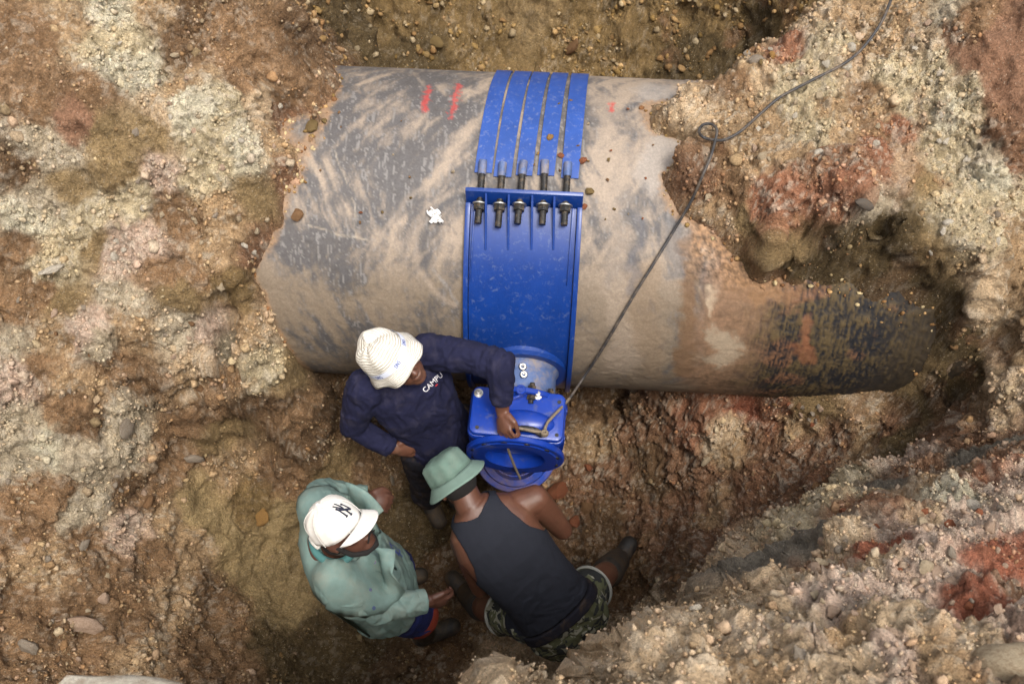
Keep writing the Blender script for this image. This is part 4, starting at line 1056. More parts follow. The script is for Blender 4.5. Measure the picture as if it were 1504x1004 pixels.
# ---- loose gravel: nobody could count it, one mesh per stretch of bank
def ico(sub):
    bm = bmesh.new(); bmesh.ops.create_icosphere(bm, subdivisions=sub, radius=1)
    v = np.array([q.co[:] for q in bm.verts], np.float32); f = np.array([[q.index for q in g.verts] for g in bm.faces]); bm.free()
    return v, f
def gravel(label, sel, n, rmin, rmax, sub, pal_names, mixw, seed, power=2.6):
    r = np.random.default_rng(seed)
    v0, f0 = ico(sub)
    w = sel.astype(float); w /= w.sum()
    pick = r.choice(len(x), n, p=w)
    P = V[pick]+GN[pick]*0; N_ = GN[pick]
    P = P+r.uniform(-.006, .006, (n, 3))
    sz = rmin*(1-r.random(n)**1)**0*(rmin/rmin)*(1+(rmax/rmin-1)*r.random(n)**power)
    A = r.normal(size=(n, 4)); A /= np.linalg.norm(A, axis=1)[:, None]
    w_, x_, y_, z_ = A.T
    Rm = np.stack([1-2*(y_*y_+z_*z_), 2*(x_*y_-z_*w_), 2*(x_*z_+y_*w_), 2*(x_*y_+z_*w_), 1-2*(x_*x_+z_*z_), 2*(y_*z_-x_*w_), 2*(x_*z_-y_*w_), 2*(y_*z_+x_*w_), 1-2*(x_*x_+y_*y_)], 1).reshape(n, 3, 3)
    sh = r.uniform(.5, 1.2, (n, 1, 3))
    vv = v0[None]*(1+.62*(r.random((n, len(v0), 1))-.5))*sh
    vv = np.einsum('nij,nkj->nki', Rm, vv)*sz[:, None, None]+(P+N_*(sz*.05)[:, None])[:, None]
    ff = f0[None]+(np.arange(n)*len(v0))[:, None, None]
    pc = np.array([lin(PAL[k]) for k in pal_names])[r.integers(0, len(pal_names), n)]
    c = cols[pick]*(1-mixw)+pc*mixw
    c = c*r.uniform(.60, 1.12, (n, 1)); c = c*np.minimum(1, .42/c.max(axis=1))[:, None]
    cc_ = np.repeat(c[:, None], len(v0), 1).reshape(-1, 3)
    o = mesh_obj('gravel', vv.reshape(-1, 3), ff.reshape(-1, 3), M_grav, colors=cc_, smooth=False)
    tag(o, label, None, None, 'stuff')
    return o
M_grav = tint_mat('gravel_skin', rough=.95, bump=.35, fine=False, spec=.2, bd=.004)
wu, wvv = proj(V)
infr = (wu > -120) & (wu < 1620) & (wvv > -120) & (wvv < 1130) & ((V-CAM)@FW > .4)
clump = np.zeros(len(x)); clump[idx] = np.clip(smooth01(-.2, .45, fbm(Pv, 5.5, 4, 91, .6)+(crv-.6)*1.1), .03, 1)*np.clip(crv-.12, .02, 1)
# equal chance per area, not per grid point
Gv = V.reshape(ny, nx, 3); area = np.linalg.norm(np.cross(np.gradient(Gv, axis=1), np.gradient(Gv, axis=0)), axis=2).ravel()
base_w = infr*clump*np.minimum(area, 4e-4)
left_ = V[:, 0] < -.35; back_ = V[:, 1] > .75; rim_ = (V[:, 2] > .75) & (V[:, 1] < -.85) & (V[:, 0] > -.3); right_ = (V[:, 0] > .3) & ~rim_ & ~back_; floor_ = ~(left_ | back_ | rim_ | right_)
gravel('loose pale and brown grit covering the left bank', base_w*(left_ & ~back_), 17000, .0025, .011, 1, ['cream', 'grey', 'tan', 'white', 'pink', 'brown'], .25, 1)
gravel('larger crumbs of stone among the grit of the left bank', base_w*(left_ & ~back_), 600, .008, .024, 2, ['cream', 'grey', 'tan', 'pink', 'brown'], .3, 2)
gravel('brown gravel in the soil behind the pipe', base_w*back_, 2600, .006, .026, 1, ['ochre', 'olive', 'brown', 'grey', 'tan'], .55, 3)
gravel('red and cream grit covering the right bank', base_w*right_, 16000, .0025, .011, 1, ['cream', 'sand', 'tan', 'red', 'pink', 'redbrown'], .22, 4)
gravel('larger crumbs of stone among the grit of the right bank', base_w*right_, 500, .008, .022, 2, ['cream', 'sand', 'tan', 'redbrown', 'pink'], .28, 5)
gravel('pinkish rubble grit on the near rim', base_w*rim_, 11000, .0015, .007, 1, ['pink', 'grey', 'tan', 'cream', 'redbrown'], .28, 6)
gravel('larger pinkish crumbs on the near rim', base_w*rim_, 700, .005, .015, 2, ['pink', 'grey', 'tan', 'pink', 'redbrown'], .35, 7)
gravel('damp brown grit on the pit floor', base_w*floor_, 3000, .004, .016, 1, ['brown', 'dbrown', 'tan', 'olive', 'grey'], .35, 8)

# crumbs that have rolled from the banks onto the pipe
def pipe_crumbs(label, n, x0, x1, t0, t1, seed):
    r = np.random.default_rng(seed); v0, f0 = ico(1)
    m = (near_soil > .12) & (xs > x0) & (xs < x1) & (ths > t0) & (ths < t1)
    w = near_soil*m; pk = r.choice(len(xs), n, p=w/w.sum())
    P = vp[pk]+r.uniform(-.006, .006, (n, 3)); sz = .002+.011*r.random(n)**3
    vv = v0[None]*(1+.6*(r.random((n, len(v0), 1))-.5))*r.uniform(.6, 1.2, (n, 1, 3))*sz[:, None, None]+P[:, None]
    ff = f0[None]+(np.arange(n)*len(v0))[:, None, None]
    pc = np.array([lin(PAL[k]) for k in ('tan', 'cream', 'brown', 'redbrown', 'olive')])[r.integers(0, 5, n)]*r.uniform(.65, 1.0, (n, 1))
    tag(mesh_obj('gravel', vv.reshape(-1, 3), ff.reshape(-1, 3), M_grav, colors=np.repeat(pc[:, None], len(v0), 1).reshape(-1, 3), smooth=False), label, None, None, 'stuff')
pipe_crumbs('crumbs of soil spilled on the left shoulder of the pipe', 1500, -1.2, -.5, -.8, 1.5, 31)
pipe_crumbs('crumbs of soil spilled over the right part of the pipe', 2600, .35, 1.7, -.8, 1.4, 32)

# ------------------------------------------------------------------ people
def v3(p): return np.asarray(p, float)
def unit(p): p = v3(p); return p/np.linalg.norm(p)
class Shell:
    """closed shapes that are fused into one surface"""
    def __init__(s): s.v = []; s.f = []; s.n = 0
    def add(s, v, f):
        s.v.append(np.asarray(v, float)); s.f += [tuple(i+s.n for i in q) for q in f]; s.n += len(v)
    def rings(s, R):
        m = len(R[0]); v = np.concatenate(R); f = []
        for i in range(len(R)-1):
            for k in range(m): f.append((i*m+k, i*m+(k+1) % m, (i+1)*m+(k+1) % m, (i+1)*m+k))
        f.append(tuple(range(m-1, -1, -1))); f.append(tuple((len(R)-1)*m+k for k in range(m)))
        s.add(v, f)
    def cap(s, p0, p1, r0, r1=None, n=18, round0=True, round1=True):
        r1 = r0 if r1 is None else r1
        p0 = v3(p0); p1 = v3(p1); d = unit(p1-p0)
        a = unit(np.cross(d, (0.31, .77, .55))); b = np.cross(d, a); R = []
        circ = lambda c, r: np.array([c+r*(a*math.cos(2*math.pi*k/n)+b*math.sin(2*math.pi*k/n)) for k in range(n)])
        if round0:
            for t in (80, 55, 28): R.append(circ(p0-d*r0*math.sin(math.radians(t)), r0*math.cos(math.radians(t))))
        R.append(circ(p0, r0)); R.append(circ(p1, r1))
        if round1:
            for t in (28, 55, 80): R.append(circ(p1+d*r1*math.sin(math.radians(t)), r1*math.cos(math.radians(t))))
        s.rings(R)
    def chain(s, P, r, end_flat=False):
        for i in range(len(P)-1):
            s.cap(P[i], P[i+1], r[i], r[i+1], round1=not (end_flat and i == len(P)-2))
    def ell(s, c, axes, n=20, m=12):
        """axes: three half-axis vectors"""
        A, B, D = [v3(q) for q in axes]; c = v3(c); R = []
        for i in range(1, m):
            t = math.pi*i/m
            R.append(np.array([c+D*math.cos(t)+math.sin(t)*(A*math.cos(2*math.pi*k/n)+B*math.sin(2*math.pi*k/n)) for k in range(n)]))
        s.rings(R)
    def loft(s, st, n=28, p=2.3):
        """stations (centre, half width vector, half depth vector)"""
        R = []
        for c, a, b in st:
            ring = []
            for k in range(n):
                t = 2*math.pi*k/n; ct, sn = math.cos(t), math.sin(t)
                ring.append(v3(c)+v3(a)*np.sign(ct)*abs(ct)**(2/p)+v3(b)*np.sign(sn)*abs(sn)**(2/p))
            R.append(np.array(ring))
        s.rings(R)
    def fuse(s, voxel=.006, smooth=6):
        me = bpy.data.meshes.new('tmp'); me.from_pydata([tuple(p) for p in np.concatenate(s.v)], [], s.f); me.update()
        bm = bmesh.new(); bm.from_mesh(me); bmesh.ops.recalc_face_normals(bm, faces=bm.faces); bm.to_mesh(me); bm.free()
        o = bpy.data.objects.new('tmp', me); C.objects.link(o)
        m = o.modifiers.new('r', 'REMESH'); m.mode = 'VOXEL'; m.voxel_size = voxel
        if smooth:
            m2 = o.modifiers.new('s', 'SMOOTH'); m2.factor = .5; m2.iterations = smooth
        dg = bpy.context.evaluated_depsgraph_get(); dg.update()
        out = bpy.data.meshes.new_from_object(o.evaluated_get(dg))
        bpy.data.objects.remove(o); bpy.data.meshes.remove(me)
        return out
def mesh_arrays(me):
    v = np.empty(len(me.vertices)*3, np.float32); me.vertices.foreach_get('co', v)
    n = np.empty(len(me.vertices)*3, np.float32); me.vertices.foreach_get('normal', n)
    return v.reshape(-1, 3), n.reshape(-1, 3)
def wrinkle(me, amp, f, seed, axis=None, squeeze=.35, where=None):
    v, n = mesh_arrays(me)
    q = v.copy()
    if axis is not None:
        ax = unit(axis).astype(np.float32); q = q-np.outer(q@ax, ax)*(1-squeeze)
    w = .05*np.stack([fbm(v, 6, 2, seed+1), fbm(v, 6, 2, seed+2), fbm(v, 6, 2, seed+3)], 1)
    r = 1-2*np.abs(fbm(q+w, f, 3, seed, .55))
    k = amp*(r-.35)+amp*.9*fbm(v, f*.45, 2, seed+5)
    if where is not None: k = k*where(v)
    v = v+n*k[:, None]
    me.vertices.foreach_set('co', v.ravel()); me.update()
def as_obj(name, me, mat, parent=None, base=None):
    me.name = name
    me.materials.clear(); me.materials.append(mat)
    me.polygons.foreach_set('use_smooth', np.ones(len(me.polygons), bool))
    o = bpy.data.objects.new(name, me)
    if base is not None:
        me.transform(Matrix.Translation(-Vector(base))); o.location = Vector(base)
    return link(o, parent)
def ortho(fwd, up):
    f = unit(fwd); u = v3(up); u = unit(u-f*(u@f)); return f, u, np.cross(u, f)     # last: to the wearer's left
def head(S, c, fwd, up, neck=None, ear=1.0):
    f, u, l = ortho(fwd, up); c = v3(c)
    P = lambda a, b, d: c+f*a+l*b+u*d
    S.ell(P(-.008, 0, .022), (f*.097, l*.076, u*.098))
    S.ell(P(.030, 0, -.045), (f*.062, l*.060, u*.070))
    S.ell(P(.060, 0, -.085), (f*.034, l*.036, u*.028))
    S.ell(P(.070, 0, .026), (f*.022, l*.054, u*.014))
    for s in (-1, 1):
        S.ell(P(.058, s*.040, -.020), (f*.028, l*.024, u*.022))
        S.ell(P(-.004, s*.076, -.006-(1-ear)*.03), (f*.019-l*s*.006, l*.010, u*.032*ear))
        S.ell(P(.002, s*.077, -.030), (f*.010, l*.008, u*.010))
        S.ell(P(.100, s*.014, -.034), (f*.010, l*.009, u*.008))
    S.cap(P(.082, 0, .012), P(.108, 0, -.028), .009, .0135)
    S.ell(P(.090, 0, -.058), (f*.013, l*.025, u*.0075))
    S.ell(P(.086, 0, -.070), (f*.013, l*.021, u*.0085))
    if neck is not None: S.cap(P(-.022, 0, -.05), neck, .056, .060)
def hand(S, w, d, nrm, side, curl=.6, thumb_in=.4, k=1.0):
    """w wrist, d towards the fingers, nrm out of the palm, side: where the thumb is"""
    d = unit(d); nrm = v3(nrm); nrm = unit(nrm-d*(nrm@d)); t = np.cross(d, nrm)
    t = t if t@v3(side) > 0 else -t
    w = v3(w)
    S.cap(w-d*.02*k, w+d*.012*k, .026*k, .027*k)
    S.ell(w+d*.048*k, (d*.052*k, t*.041*k, nrm*.0185*k))
    for i, (off, L) in enumerate(((.0345, .070), (.0118, .079), (-.0115, .073), (-.034, .057))):
        p = w+d*.084*k+t*off*k; a = 0.; r = .0080*k
        q0 = w+d*.05*k+t*off*.9*k
        pts_ = [q0, p]; dd = d
        for j, part in enumerate((.46, .30, .24)):
            a += curl*(.75, 1.0, .8)[j]+.05*i*curl
            dd = d*math.cos(a)+nrm*math.sin(a)
            p = p+dd*L*part*k; pts_.append(p)
        S.chain(pts_, [.0100*k, .0086*k, .0080*k, .0076*k, .0068*k])
    b = w+d*.022*k+t*.030*k
    m_ = b+(t*.62+d*.72+nrm*.25*thumb_in)*.040*k
    e = m_+(t*(.45-.9*thumb_in)+d*.80+nrm*.8*thumb_in)*.034*k
    g = e+(t*(.25-1.1*thumb_in)+d*.75+nrm*.9*thumb_in)*.026*k
    S.chain([b, m_, e, g], [.016*k, .0125*k, .0105*k, .0085*k])
def boot(name, ankle, toe_dir, mat, parent, shin_top, r=.062):
    S = Shell(); a = v3(ankle); td = unit(toe_dir)
    S.chain([shin_top, a+np.array([0, 0, .07])], [r*1.05, r*.86])
    S.cap(a+np.array([0, 0, .07]), a+np.array([0, 0, .0])-td*.01, r*.86, r*.74)
    S.cap(a+np.array([0, 0, -.03])-td*.025, a+np.array([0, 0, -.035])+td*.13, .047, .043)
    return as_obj(name, S.fuse(.007, 4), mat, parent)

SKIN = plain_mat('dark_brown_skin', (98, 64, 49), .42, 0, .2, 16, .35, 200, dirt=(132, 104, 80), dirt_amt=.10, dscale=9, dmax=.4, spec=.5, bdist=.003)
SKIN2 = plain_mat('deep_brown_skin', (88, 58, 46), .48, 0, .16, 40, .25, 240, spec=.4, bdist=.002)
HAIR = plain_mat('black_hair', (26, 22, 20), .85, 0, .3, 120, .8, 320)
M_navy = plain_mat('navy_cotton', (31, 32, 56), .88, 0, .16, 22, .45, 700, dirt=(84, 78, 88), dirt_amt=.10, dmax=.5, dscale=10, spec=.2)
M_dtrous = plain_mat('dark_trouser_cloth', (34, 33, 40), .9, 0, .2, 20, .4, 500, dirt=(92, 74, 54), dirt_amt=.14, spec=.2)
M_rubber = plain_mat('muddy_rubber', (44, 42, 40), .6, 0, .25, 20, .3, 90, dirt=(104, 84, 60), dirt_amt=.34, dscale=11)
M_jacket = plain_mat('sage_canvas', (118, 141, 134), .85, 0, .14, 16, .5, 620, dirt=(150, 146, 130), dirt_amt=.22, dmax=.6, dscale=8, spec=.25)
M_jackin = plain_mat('teal_lining', (72, 118, 116), .85, 0, .12, 20, .4, 500)
M_cap = plain_mat('dirty_white_cotton', (232, 228, 220), .85, 0, .05, 18, .3, 500, dirt=(204, 184, 160), dirt_amt=.22, dscale=12, dmax=.55)
M_sage = plain_mat('faded_green_cotton', (98, 121, 109), .9, 0, .14, 20, .4, 600, dirt=(132, 140, 126), dirt_amt=.16, dmax=.5)
M_sage2 = plain_mat('faded_green_brim', (114, 136, 124), .9, 0, .1, 20, .4, 600)
M_tank = plain_mat('black_jersey', (36, 38, 46), .85, 0, .12, 22, .3, 700, spec=.25)
M_blueshort = plain_mat('royal_blue_cloth', (30, 40, 96), .8, 0, .2, 20, .3, 400)
M_redpanel = plain_mat('rust_red_cloth', (150, 60, 38), .85, 0, .2, 20, .3, 400)
M_ink = plain_mat('navy_embroidery', (30, 34, 52), .8, 0, .1, 60, .3, 400)
M_print = plain_mat('white_print', (225, 222, 224), .6, 0, .05, 60, 0)
M_redprint = plain_mat('red_print', (180, 40, 40), .6, 0, .05, 60, 0)
M_blueprint = plain_mat('blue_print', (70, 86, 150), .7, 0, .1, 60, 0)
M_eye = plain_mat('eye', (60, 46, 42), .2, 0, .3, 90, 0)
M_band = plain_mat('pale_blue_band', (214, 218, 230), .8, 0, .05, 40, .2, 400)
M_hem = plain_mat('grey_hem', (166, 166, 156), .85, 0, .1, 40, .2, 400)
def stripe_mat():
    """cream knit with narrow grey-brown courses"""
    m, N, L, B = new_mat('striped_knit')
    tc = N.new('ShaderNodeTexCoord'); uv = N.new('ShaderNodeUVMap'); uv.uv_map = 'UVMap'
    sp = N.new('ShaderNodeSeparateXYZ'); L.new(uv.outputs[0], sp.inputs[0])
    nz = noise(N, L, 24, 4, .6, tc.outputs['Object'])
    ml = N.new('ShaderNodeMath'); ml.operation = 'MULTIPLY_ADD'; ml.inputs[1].default_value = .05; L.new(nz.outputs['Fac'], ml.inputs[0]); L.new(sp.outputs[1], ml.inputs[2])
    w = N.new('ShaderNodeMath'); w.operation = 'MULTIPLY'; w.inputs[1].default_value = 150; L.new(ml.outputs[0], w.inputs[0])
    si = N.new('ShaderNodeMath'); si.operation = 'SINE'; L.new(w.outputs[0], si.inputs[0])
    n2 = noise(N, L, 90, 3, .6, tc.outputs['Object'])
    ad = N.new('ShaderNodeMath'); ad.operation = 'MULTIPLY_ADD'; ad.inputs[1].default_value = .9; L.new(n2.outputs['Fac'], ad.inputs[0])
    L.new(si.outputs[0], ad.inputs[2])
    r = ramp(N, [(.25, tuple(lin((234, 230, 218)))), (.62, tuple(lin((226, 218, 202)))), (.95, tuple(lin((176, 164, 146))))])
    mr = N.new('ShaderNodeMapRange'); mr.inputs[1].default_value = -.6; mr.inputs[2].default_value = 1.7; L.new(ad.outputs[0], mr.inputs[0]); L.new(mr.outputs[0], r.inputs[0])
    L.new(r.outputs[0], B.inputs['Base Color']); B.inputs['Roughness'].default_value = .92
    bp = N.new('ShaderNodeBump'); bp.inputs['Strength'].default_value = .5; bp.inputs['Distance'].default_value = .003
    L.new(ad.outputs[0], bp.inputs['Height']); L.new(bp.outputs[0], B.inputs['Normal'])
    return m
M_knit = stripe_mat()
def camo_mat():
    m, N, L, B = new_mat('camouflage_cloth')
    tc = N.new('ShaderNodeTexCoord'); v = tc.outputs['Object']
    n1 = noise(N, L, 17, 3, .5, v, .6); n2 = noise(N, L, 23, 3, .5, v, .8)
    r1 = ramp(N, [(.44, tuple(lin((150, 148, 130)))), (.46, tuple(lin((92, 94, 66))))]); r1.color_ramp.interpolation = 'CONSTANT'
    r2 = ramp(N, [(.0, gray(1)), (.47, gray(0))]); r2.color_ramp.interpolation = 'CONSTANT'
    L.new(n1.outputs['Fac'], r1.inputs[0]); L.new(n2.outputs['Fac'], r2.inputs[0])
    mx = N.new('ShaderNodeMix'); mx.data_type = 'RGBA'; L.new(r2.outputs[0], mx.inputs['Factor'])
    L.new(r1.outputs[0], mx.inputs[6]); mx.inputs[7].default_value = (*lin((44, 46, 44)), 1)
    L.new(mx.outputs[2], B.inputs['Base Color']); B.inputs['Roughness'].default_value = .9
    return m
M_camo = camo_mat()

def surf_hat(name, prof, c, fwd, up, mat, parent, wob=None, n=72, thick=.003):
    """turned cloth: profile (radius, height, how much it wavers)"""
    f, u, l = ortho(fwd, up); c = v3(c); V_ = []; F_ = []; UVy = []
    m = len(prof)
    for i, (r, h, k) in enumerate(prof):
        for j in range(n):
            a = 2*math.pi*j/n; dr, dh = (wob(a, k) if wob else (0, 0))
            V_.append(c+(f*math.cos(a)*1.10+l*math.sin(a))*(r+dr)+u*(h+dh)); UVy.append((j/n, i/(m-1)))
    for i in range(m-1):
        for j in range(n): F_.append((i*n+j, i*n+(j+1) % n, (i+1)*n+(j+1) % n, (i+1)*n+j))
    V_.append(c+u*(prof[0][1]+.001)); UVy.append((.5, 0)); t = len(V_)-1
    for j in range(n): F_.append((t, (j+1) % n, j))
    o = mesh_obj(name, V_, F_, mat, parent)
    me = o.data; uvl = me.uv_layers.new(name='UVMap')
    for lp in me.loops: uvl.data[lp.index].uv = UVy[lp.vertex_index]
    mo = o.modifiers.new('thickness', 'SOLIDIFY'); mo.thickness = thick; mo.offset = 1
    return o
def decal(name, txt, size, c, right, upv, target, mat, parent, lift=.002):
    """flat print laid on a garment"""
    cu = bpy.data.curves.new('txt', 'FONT'); cu.body = txt; cu.size = size; cu.align_x = 'CENTER'; cu.align_y = 'CENTER'; cu.resolution_u = 3
    o = bpy.data.objects.new('txt', cu); C.objects.link(o)
    dg = bpy.context.evaluated_depsgraph_get(); dg.update()
    me = bpy.data.meshes.new_from_object(o.evaluated_get(dg)); bpy.data.objects.remove(o)
    bm = bmesh.new(); bm.from_mesh(me)
    bmesh.ops.triangulate(bm, faces=bm.faces); bmesh.ops.subdivide_edges(bm, edges=[e for e in bm.edges if e.calc_length() > size*.2], cuts=2)
    r = unit(right); u = v3(upv); u = unit(u-r*(u@r)); nn = np.cross(r, u)
    base = Vector(target.parent.location) if False else Vector((0, 0, 0))
    for v in bm.verts:
        p = v3(c)+r*v.co.x+u*v.co.y
        ok, loc, nor, fi = target.ray_cast(Vector(p+nn*.25), Vector(-nn))
        v.co = (loc+Vector(nor)*lift) if ok else Vector(p)
    return bm_obj(name, bm, mat, parent)
def strokes(name, lines, w, fn, mat, parent, sub=5):
    """embroidered strokes; fn maps plane coordinates to the cloth"""
    bm = bmesh.new()
    for (a, b, ww) in lines:
        a = np.array(a, float); b = np.array(b, float); d = (b-a)/np.linalg.norm(b-a); n_ = np.array([-d[1], d[0]])*(ww or w)/2
        prev = None
        for i in range(sub+1):
            p = a+(b-a)*i/sub
            row = [bm.verts.new(fn(*(p+n_), .0035)), bm.verts.new(fn(*(p-n_), .0035))]
            if prev: bm.faces.new((prev[0], prev[1], row[1], row[0]))
            prev = row
    return bm_obj(name, bm, mat, parent)
def eyes(c, fwd, up, parent):
    f, u, l = ortho(fwd, up)
    for s in (-1, 1):
        S = Shell(); S.ell(v3(c)+f*.078+l*s*.031+u*.006, (f*.012, l*.014, u*.009), 14, 8)
        me = bpy.data.meshes.new('eye'); me.from_pydata([tuple(p) for p in np.concatenate(S.v)], [], S.f)
        as_obj('eye', me, M_eye, parent)

FLOOR = -1.08
# ================================================= standing man in navy, left of the valve
f1 = (.64, -.52, .50); u1 = (-.62, .10, .78)
h1 = PZ(580, 531, .46)
shL, shR = PZ(634, 512, .34), PZ(530, 574, .28)
mid = (shL+shR)/2; lat = unit(shL-shR)
nb = mid+np.array([.02, 0, .07])
hip = mid+np.array([.14, -.07, -.55]); fw = unit(np.cross(lat, (0, 0, 1)))
upv = unit(mid-hip)
elL, wrL = PZ(735, 536, .42), PZ(738, 603, .255)
haL = PZ(741, 634, .225)
elR, wrR = PZ(519, 626, .05), PZ(578, 658, -.08)
haR = PZ(601, 660, -.10)
hl, hr_ = hip+lat*.095, hip-lat*.095
ftL, ftR = PZ(650, 706, FLOOR+.07), PZ(627, 730, FLOOR+.07)
knL, knR = (hl+ftL)/2+fw*.03, (hr_+ftR)/2+fw*.03
S = Shell()
head(S, h1, f1, u1, nb-upv*.03)
S.loft([(hip-upv*.10, lat*.14, fw*.10), (hip, lat*.165, fw*.115), (hip+upv*.18, lat*.145, fw*.10), (hip+upv*.38, lat*.155, fw*.11), (hip+upv*.52, lat*.145, fw*.09), (hip+upv*.60, lat*.07, fw*.06)])
for sh, el, wr in ((shL, elL, wrL), (shR, elR, wrR)):
    S.chain([sh, el, wr], [.054, .043, .028])
for hp, kn, ft in ((hl, knL, ftL), (hr_, knR, ftR)):
    S.chain([hp, kn, ft], [.08, .058, .042])
hand(S, wrL, haL-wrL, (.55, .1, -.55), (.9, .1, .35), .85, .75, .95)
hand(S, wrR, haR-wrR, (.2, .75, -.5), (.2, -.1, .9), .55, .3, .95)
man1 = as_obj('person', S.fuse(.0052, 3), SKIN, None, (hip[0], hip[1], FLOOR))
tag(man1, 'person in white striped bucket hat and navy shirt standing with one arm over the valve', 'person', 'workers in the pit')
eyes(h1, f1, u1, man1)
S = Shell()
S.loft([(hip+upv*.01, lat*.172, fw*.132), (hip+upv*.08, lat*.160, fw*.126), (hip+upv*.20, lat*.150, fw*.118), (hip+upv*.38, lat*.178, fw*.130), (hip+upv*.52, lat*.172, fw*.106), (hip+upv*.585, lat*.10, fw*.075)])
S.chain([shL-lat*.02, shL+(elL-shL)*.5, elL, elL+(wrL-elL)*.80], [.074, .067, .062, .043], True)
S.chain([shR+lat*.02, shR+(elR-shR)*.5, elR, elR+(wrR-elR)*.92], [.084, .066, .056, .042], True)
me = S.fuse(.0062, 5); wrinkle(me, .007, 11, 300, upv, .5)
shirt = as_obj('shirt', me, M_navy, man1)
for wr, el, t in ((wrL, elL, .80), (wrR, elR, .92)):
    S = Shell(); p = el+(wr-el)*t; d = unit(wr-el); S.cap(p-d*.028, p+d*.006, .0425, .0405, 20, False, False)
    as_obj('cuff', S.fuse(.005, 1), M_navy, shirt)
S = Shell()
R_ = []
for k in range(40):
    a = 2*math.pi*k/40; c_ = nb-upv*.038+lat*.078*math.cos(a)+fw*.072*math.sin(a); R_.append(c_)
for k in range(40): S.cap(R_[k], R_[(k+1) % 40], .009, .009, 8)
as_obj('collar', S.fuse(.004, 1), M_navy, shirt)
S = Shell()
S.loft([(hip-upv*.12, lat*.17, fw*.125), (hip-upv*.02, lat*.178, fw*.128), (hip+upv*.03, lat*.175, fw*.125)])
for hp, kn, ft in ((hl, knL, ftL), (hr_, knR, ftR)):
    S.chain([hp, kn, kn+(ft-kn)*.75], [.105, .085, .08], True)
me = S.fuse(.007, 4); wrinkle(me, .008, 10, 320)
as_obj('trousers', me, M_dtrous, man1)
boot('boot', ftL, fw+np.array([.2, 0, 0]), M_rubber, man1, knL+(ftL-knL)*.35, .066)
boot('boot', ftR, fw, M_rubber, man1, knR+(ftR-knR)*.35, .066)
def wob1(a, k):
    return k*(.004*math.sin(a*5+k*9)+.006*math.sin(2*a+.6)+.005*math.sin(3*a+2)+.002*math.sin(7*a)), k*(.016*math.sin(2*a+2.2)+.010*math.sin(3*a+.4)+.003*math.sin(8*a))
prof = [(.012, .104, .5), (.040, .104, .55), (.066, .094, .6), (.083, .075, .6), (.091, .048, .5), (.093, .022, .4), (.095, .006, .4), (.099, -.006, .6), (.108, -.020, .7), (.117, -.036, 1), (.123, -.050, 1.2)]
hat1 = surf_hat('hat', prof, h1+unit(u1)*.042-unit(f1)*.006, f1, u1, M_knit, man1, wob1)
def hatp(prof, c, fwd, up):
    f, u, l = ortho(fwd, up); hs = np.array([q[1] for q in prof]); rs = np.array([q[0] for q in prof])
    def fn(a, h, lift):                     # a: arc angle from the front, h: height
        r = float(np.interp(h, hs[::-1], rs[::-1]))+.0035+lift
        return Vector(v3(c)+(f*math.cos(a)*1.10+l*math.sin(a))*r+u*h)
    return fn
fn1 = hatp(prof, h1+unit(u1)*.042-unit(f1)*.006, f1, u1)
bm = bmesh.new(); prev = None
for i in range(61):
    a = 2*math.pi*i/60; row = [bm.verts.new(fn1(a, .006, .001)), bm.verts.new(fn1(a, .032, .001))]
    if prev: bm.faces.new((prev[0], row[0], row[1], prev[1]))
    prev = row
band = bm_obj('hat_band', bm, M_band, hat1, smooth=True, angle=3)
LET = {'D': [((0, 0), (0, 1)), ((0, 1), (.5, .85)), ((.5, .85), (.62, .5)), ((.62, .5), (.5, .15)), ((.5, .15), (0, 0))], 'N': [((0, 0), (0, 1)), ((0, 1), (.6, 0)), ((.6, 0), (.6, 1))],
       'S': [((.6, .85), (.3, 1)), ((.3, 1), (.05, .78)), ((.05, .78), (.55, .3)), ((.55, .3), (.3, 0)), ((.3, 0), (0, .15))]}
for a0 in (-1.15, -.20, .75, 1.75, 2.8, 3.9):
    ln = []
    for i, ch in enumerate('DNS'):
        for (p, q_) in LET[ch]:
            ln.append(((a0+(i*.85+p[0])*.115, .011+p[1]*.016), (a0+(i*.85+q_[0])*.115, .011+q_[1]*.016), None))
    bm = bmesh.new()
    for (p, q_, _) in ln:
        p = np.array(p); q_ = np.array(q_); d = (q_-p)*np.array([.1, 1]); d /= np.linalg.norm(d); nn_ = np.array([-d[1]/.1, d[0]])*.0011
        vs = [bm.verts.new(fn1(*(w_), .0022)) for w_ in (p+nn_, p-nn_, q_-nn_, q_+nn_)]; bm.faces.new(vs)
    bm_obj('hat_print', bm, M_blueprint, band)
bpy.context.view_layer.update()
cc_ = PZ(634, 563, .15)
rt_ = unit(PZ(652, 546, .17)-PZ(624, 573, .15))
nv = unit(CAM-cc_); up_ = np.cross(nv, rt_)
decal('chest_print', 'CAMPU', .030, cc_, rt_, up_, shirt, M_print, shirt)
decal('chest_print', '-', .05, cc_+rt_*.004-up_*.013, rt_, up_, shirt, M_redprint, shirt)

# ================================================= man in sage jacket and white cap, front left
f2 = (.80, .02, .56); u2 = (-.46, .40, .74)
h2 = PZ(500, 776, .44)
shL, shR = PZ(466, 742, .19), PZ(498, 862, .18)
mid = (shL+shR)/2; lat = unit(shL-shR); hip = mid+np.array([.10, -.01, -.52]); fw = unit(np.cross(lat, (0, 0, 1))); upv = unit(mid-hip)
nb = mid+np.array([.035, .01, .075])
elL, wrL = PZ(476, 724, -.06), PZ(540, 730, -.10); haL = PZ(566, 738, -.13)
elR, wrR = PZ(548, 893, -.02), PZ(626, 882, -.10); haR = PZ(650, 884, -.14)
hl, hr_ = hip+lat*.095, hip-lat*.095
ftL, ftR = hl+np.array([.03, .06, FLOOR+.07-hl[2]]), hr_+np.array([.14, .0, FLOOR+.07-hr_[2]])
knL, knR = (hl+ftL)/2+fw*.06, (hr_+ftR)/2+fw*.06
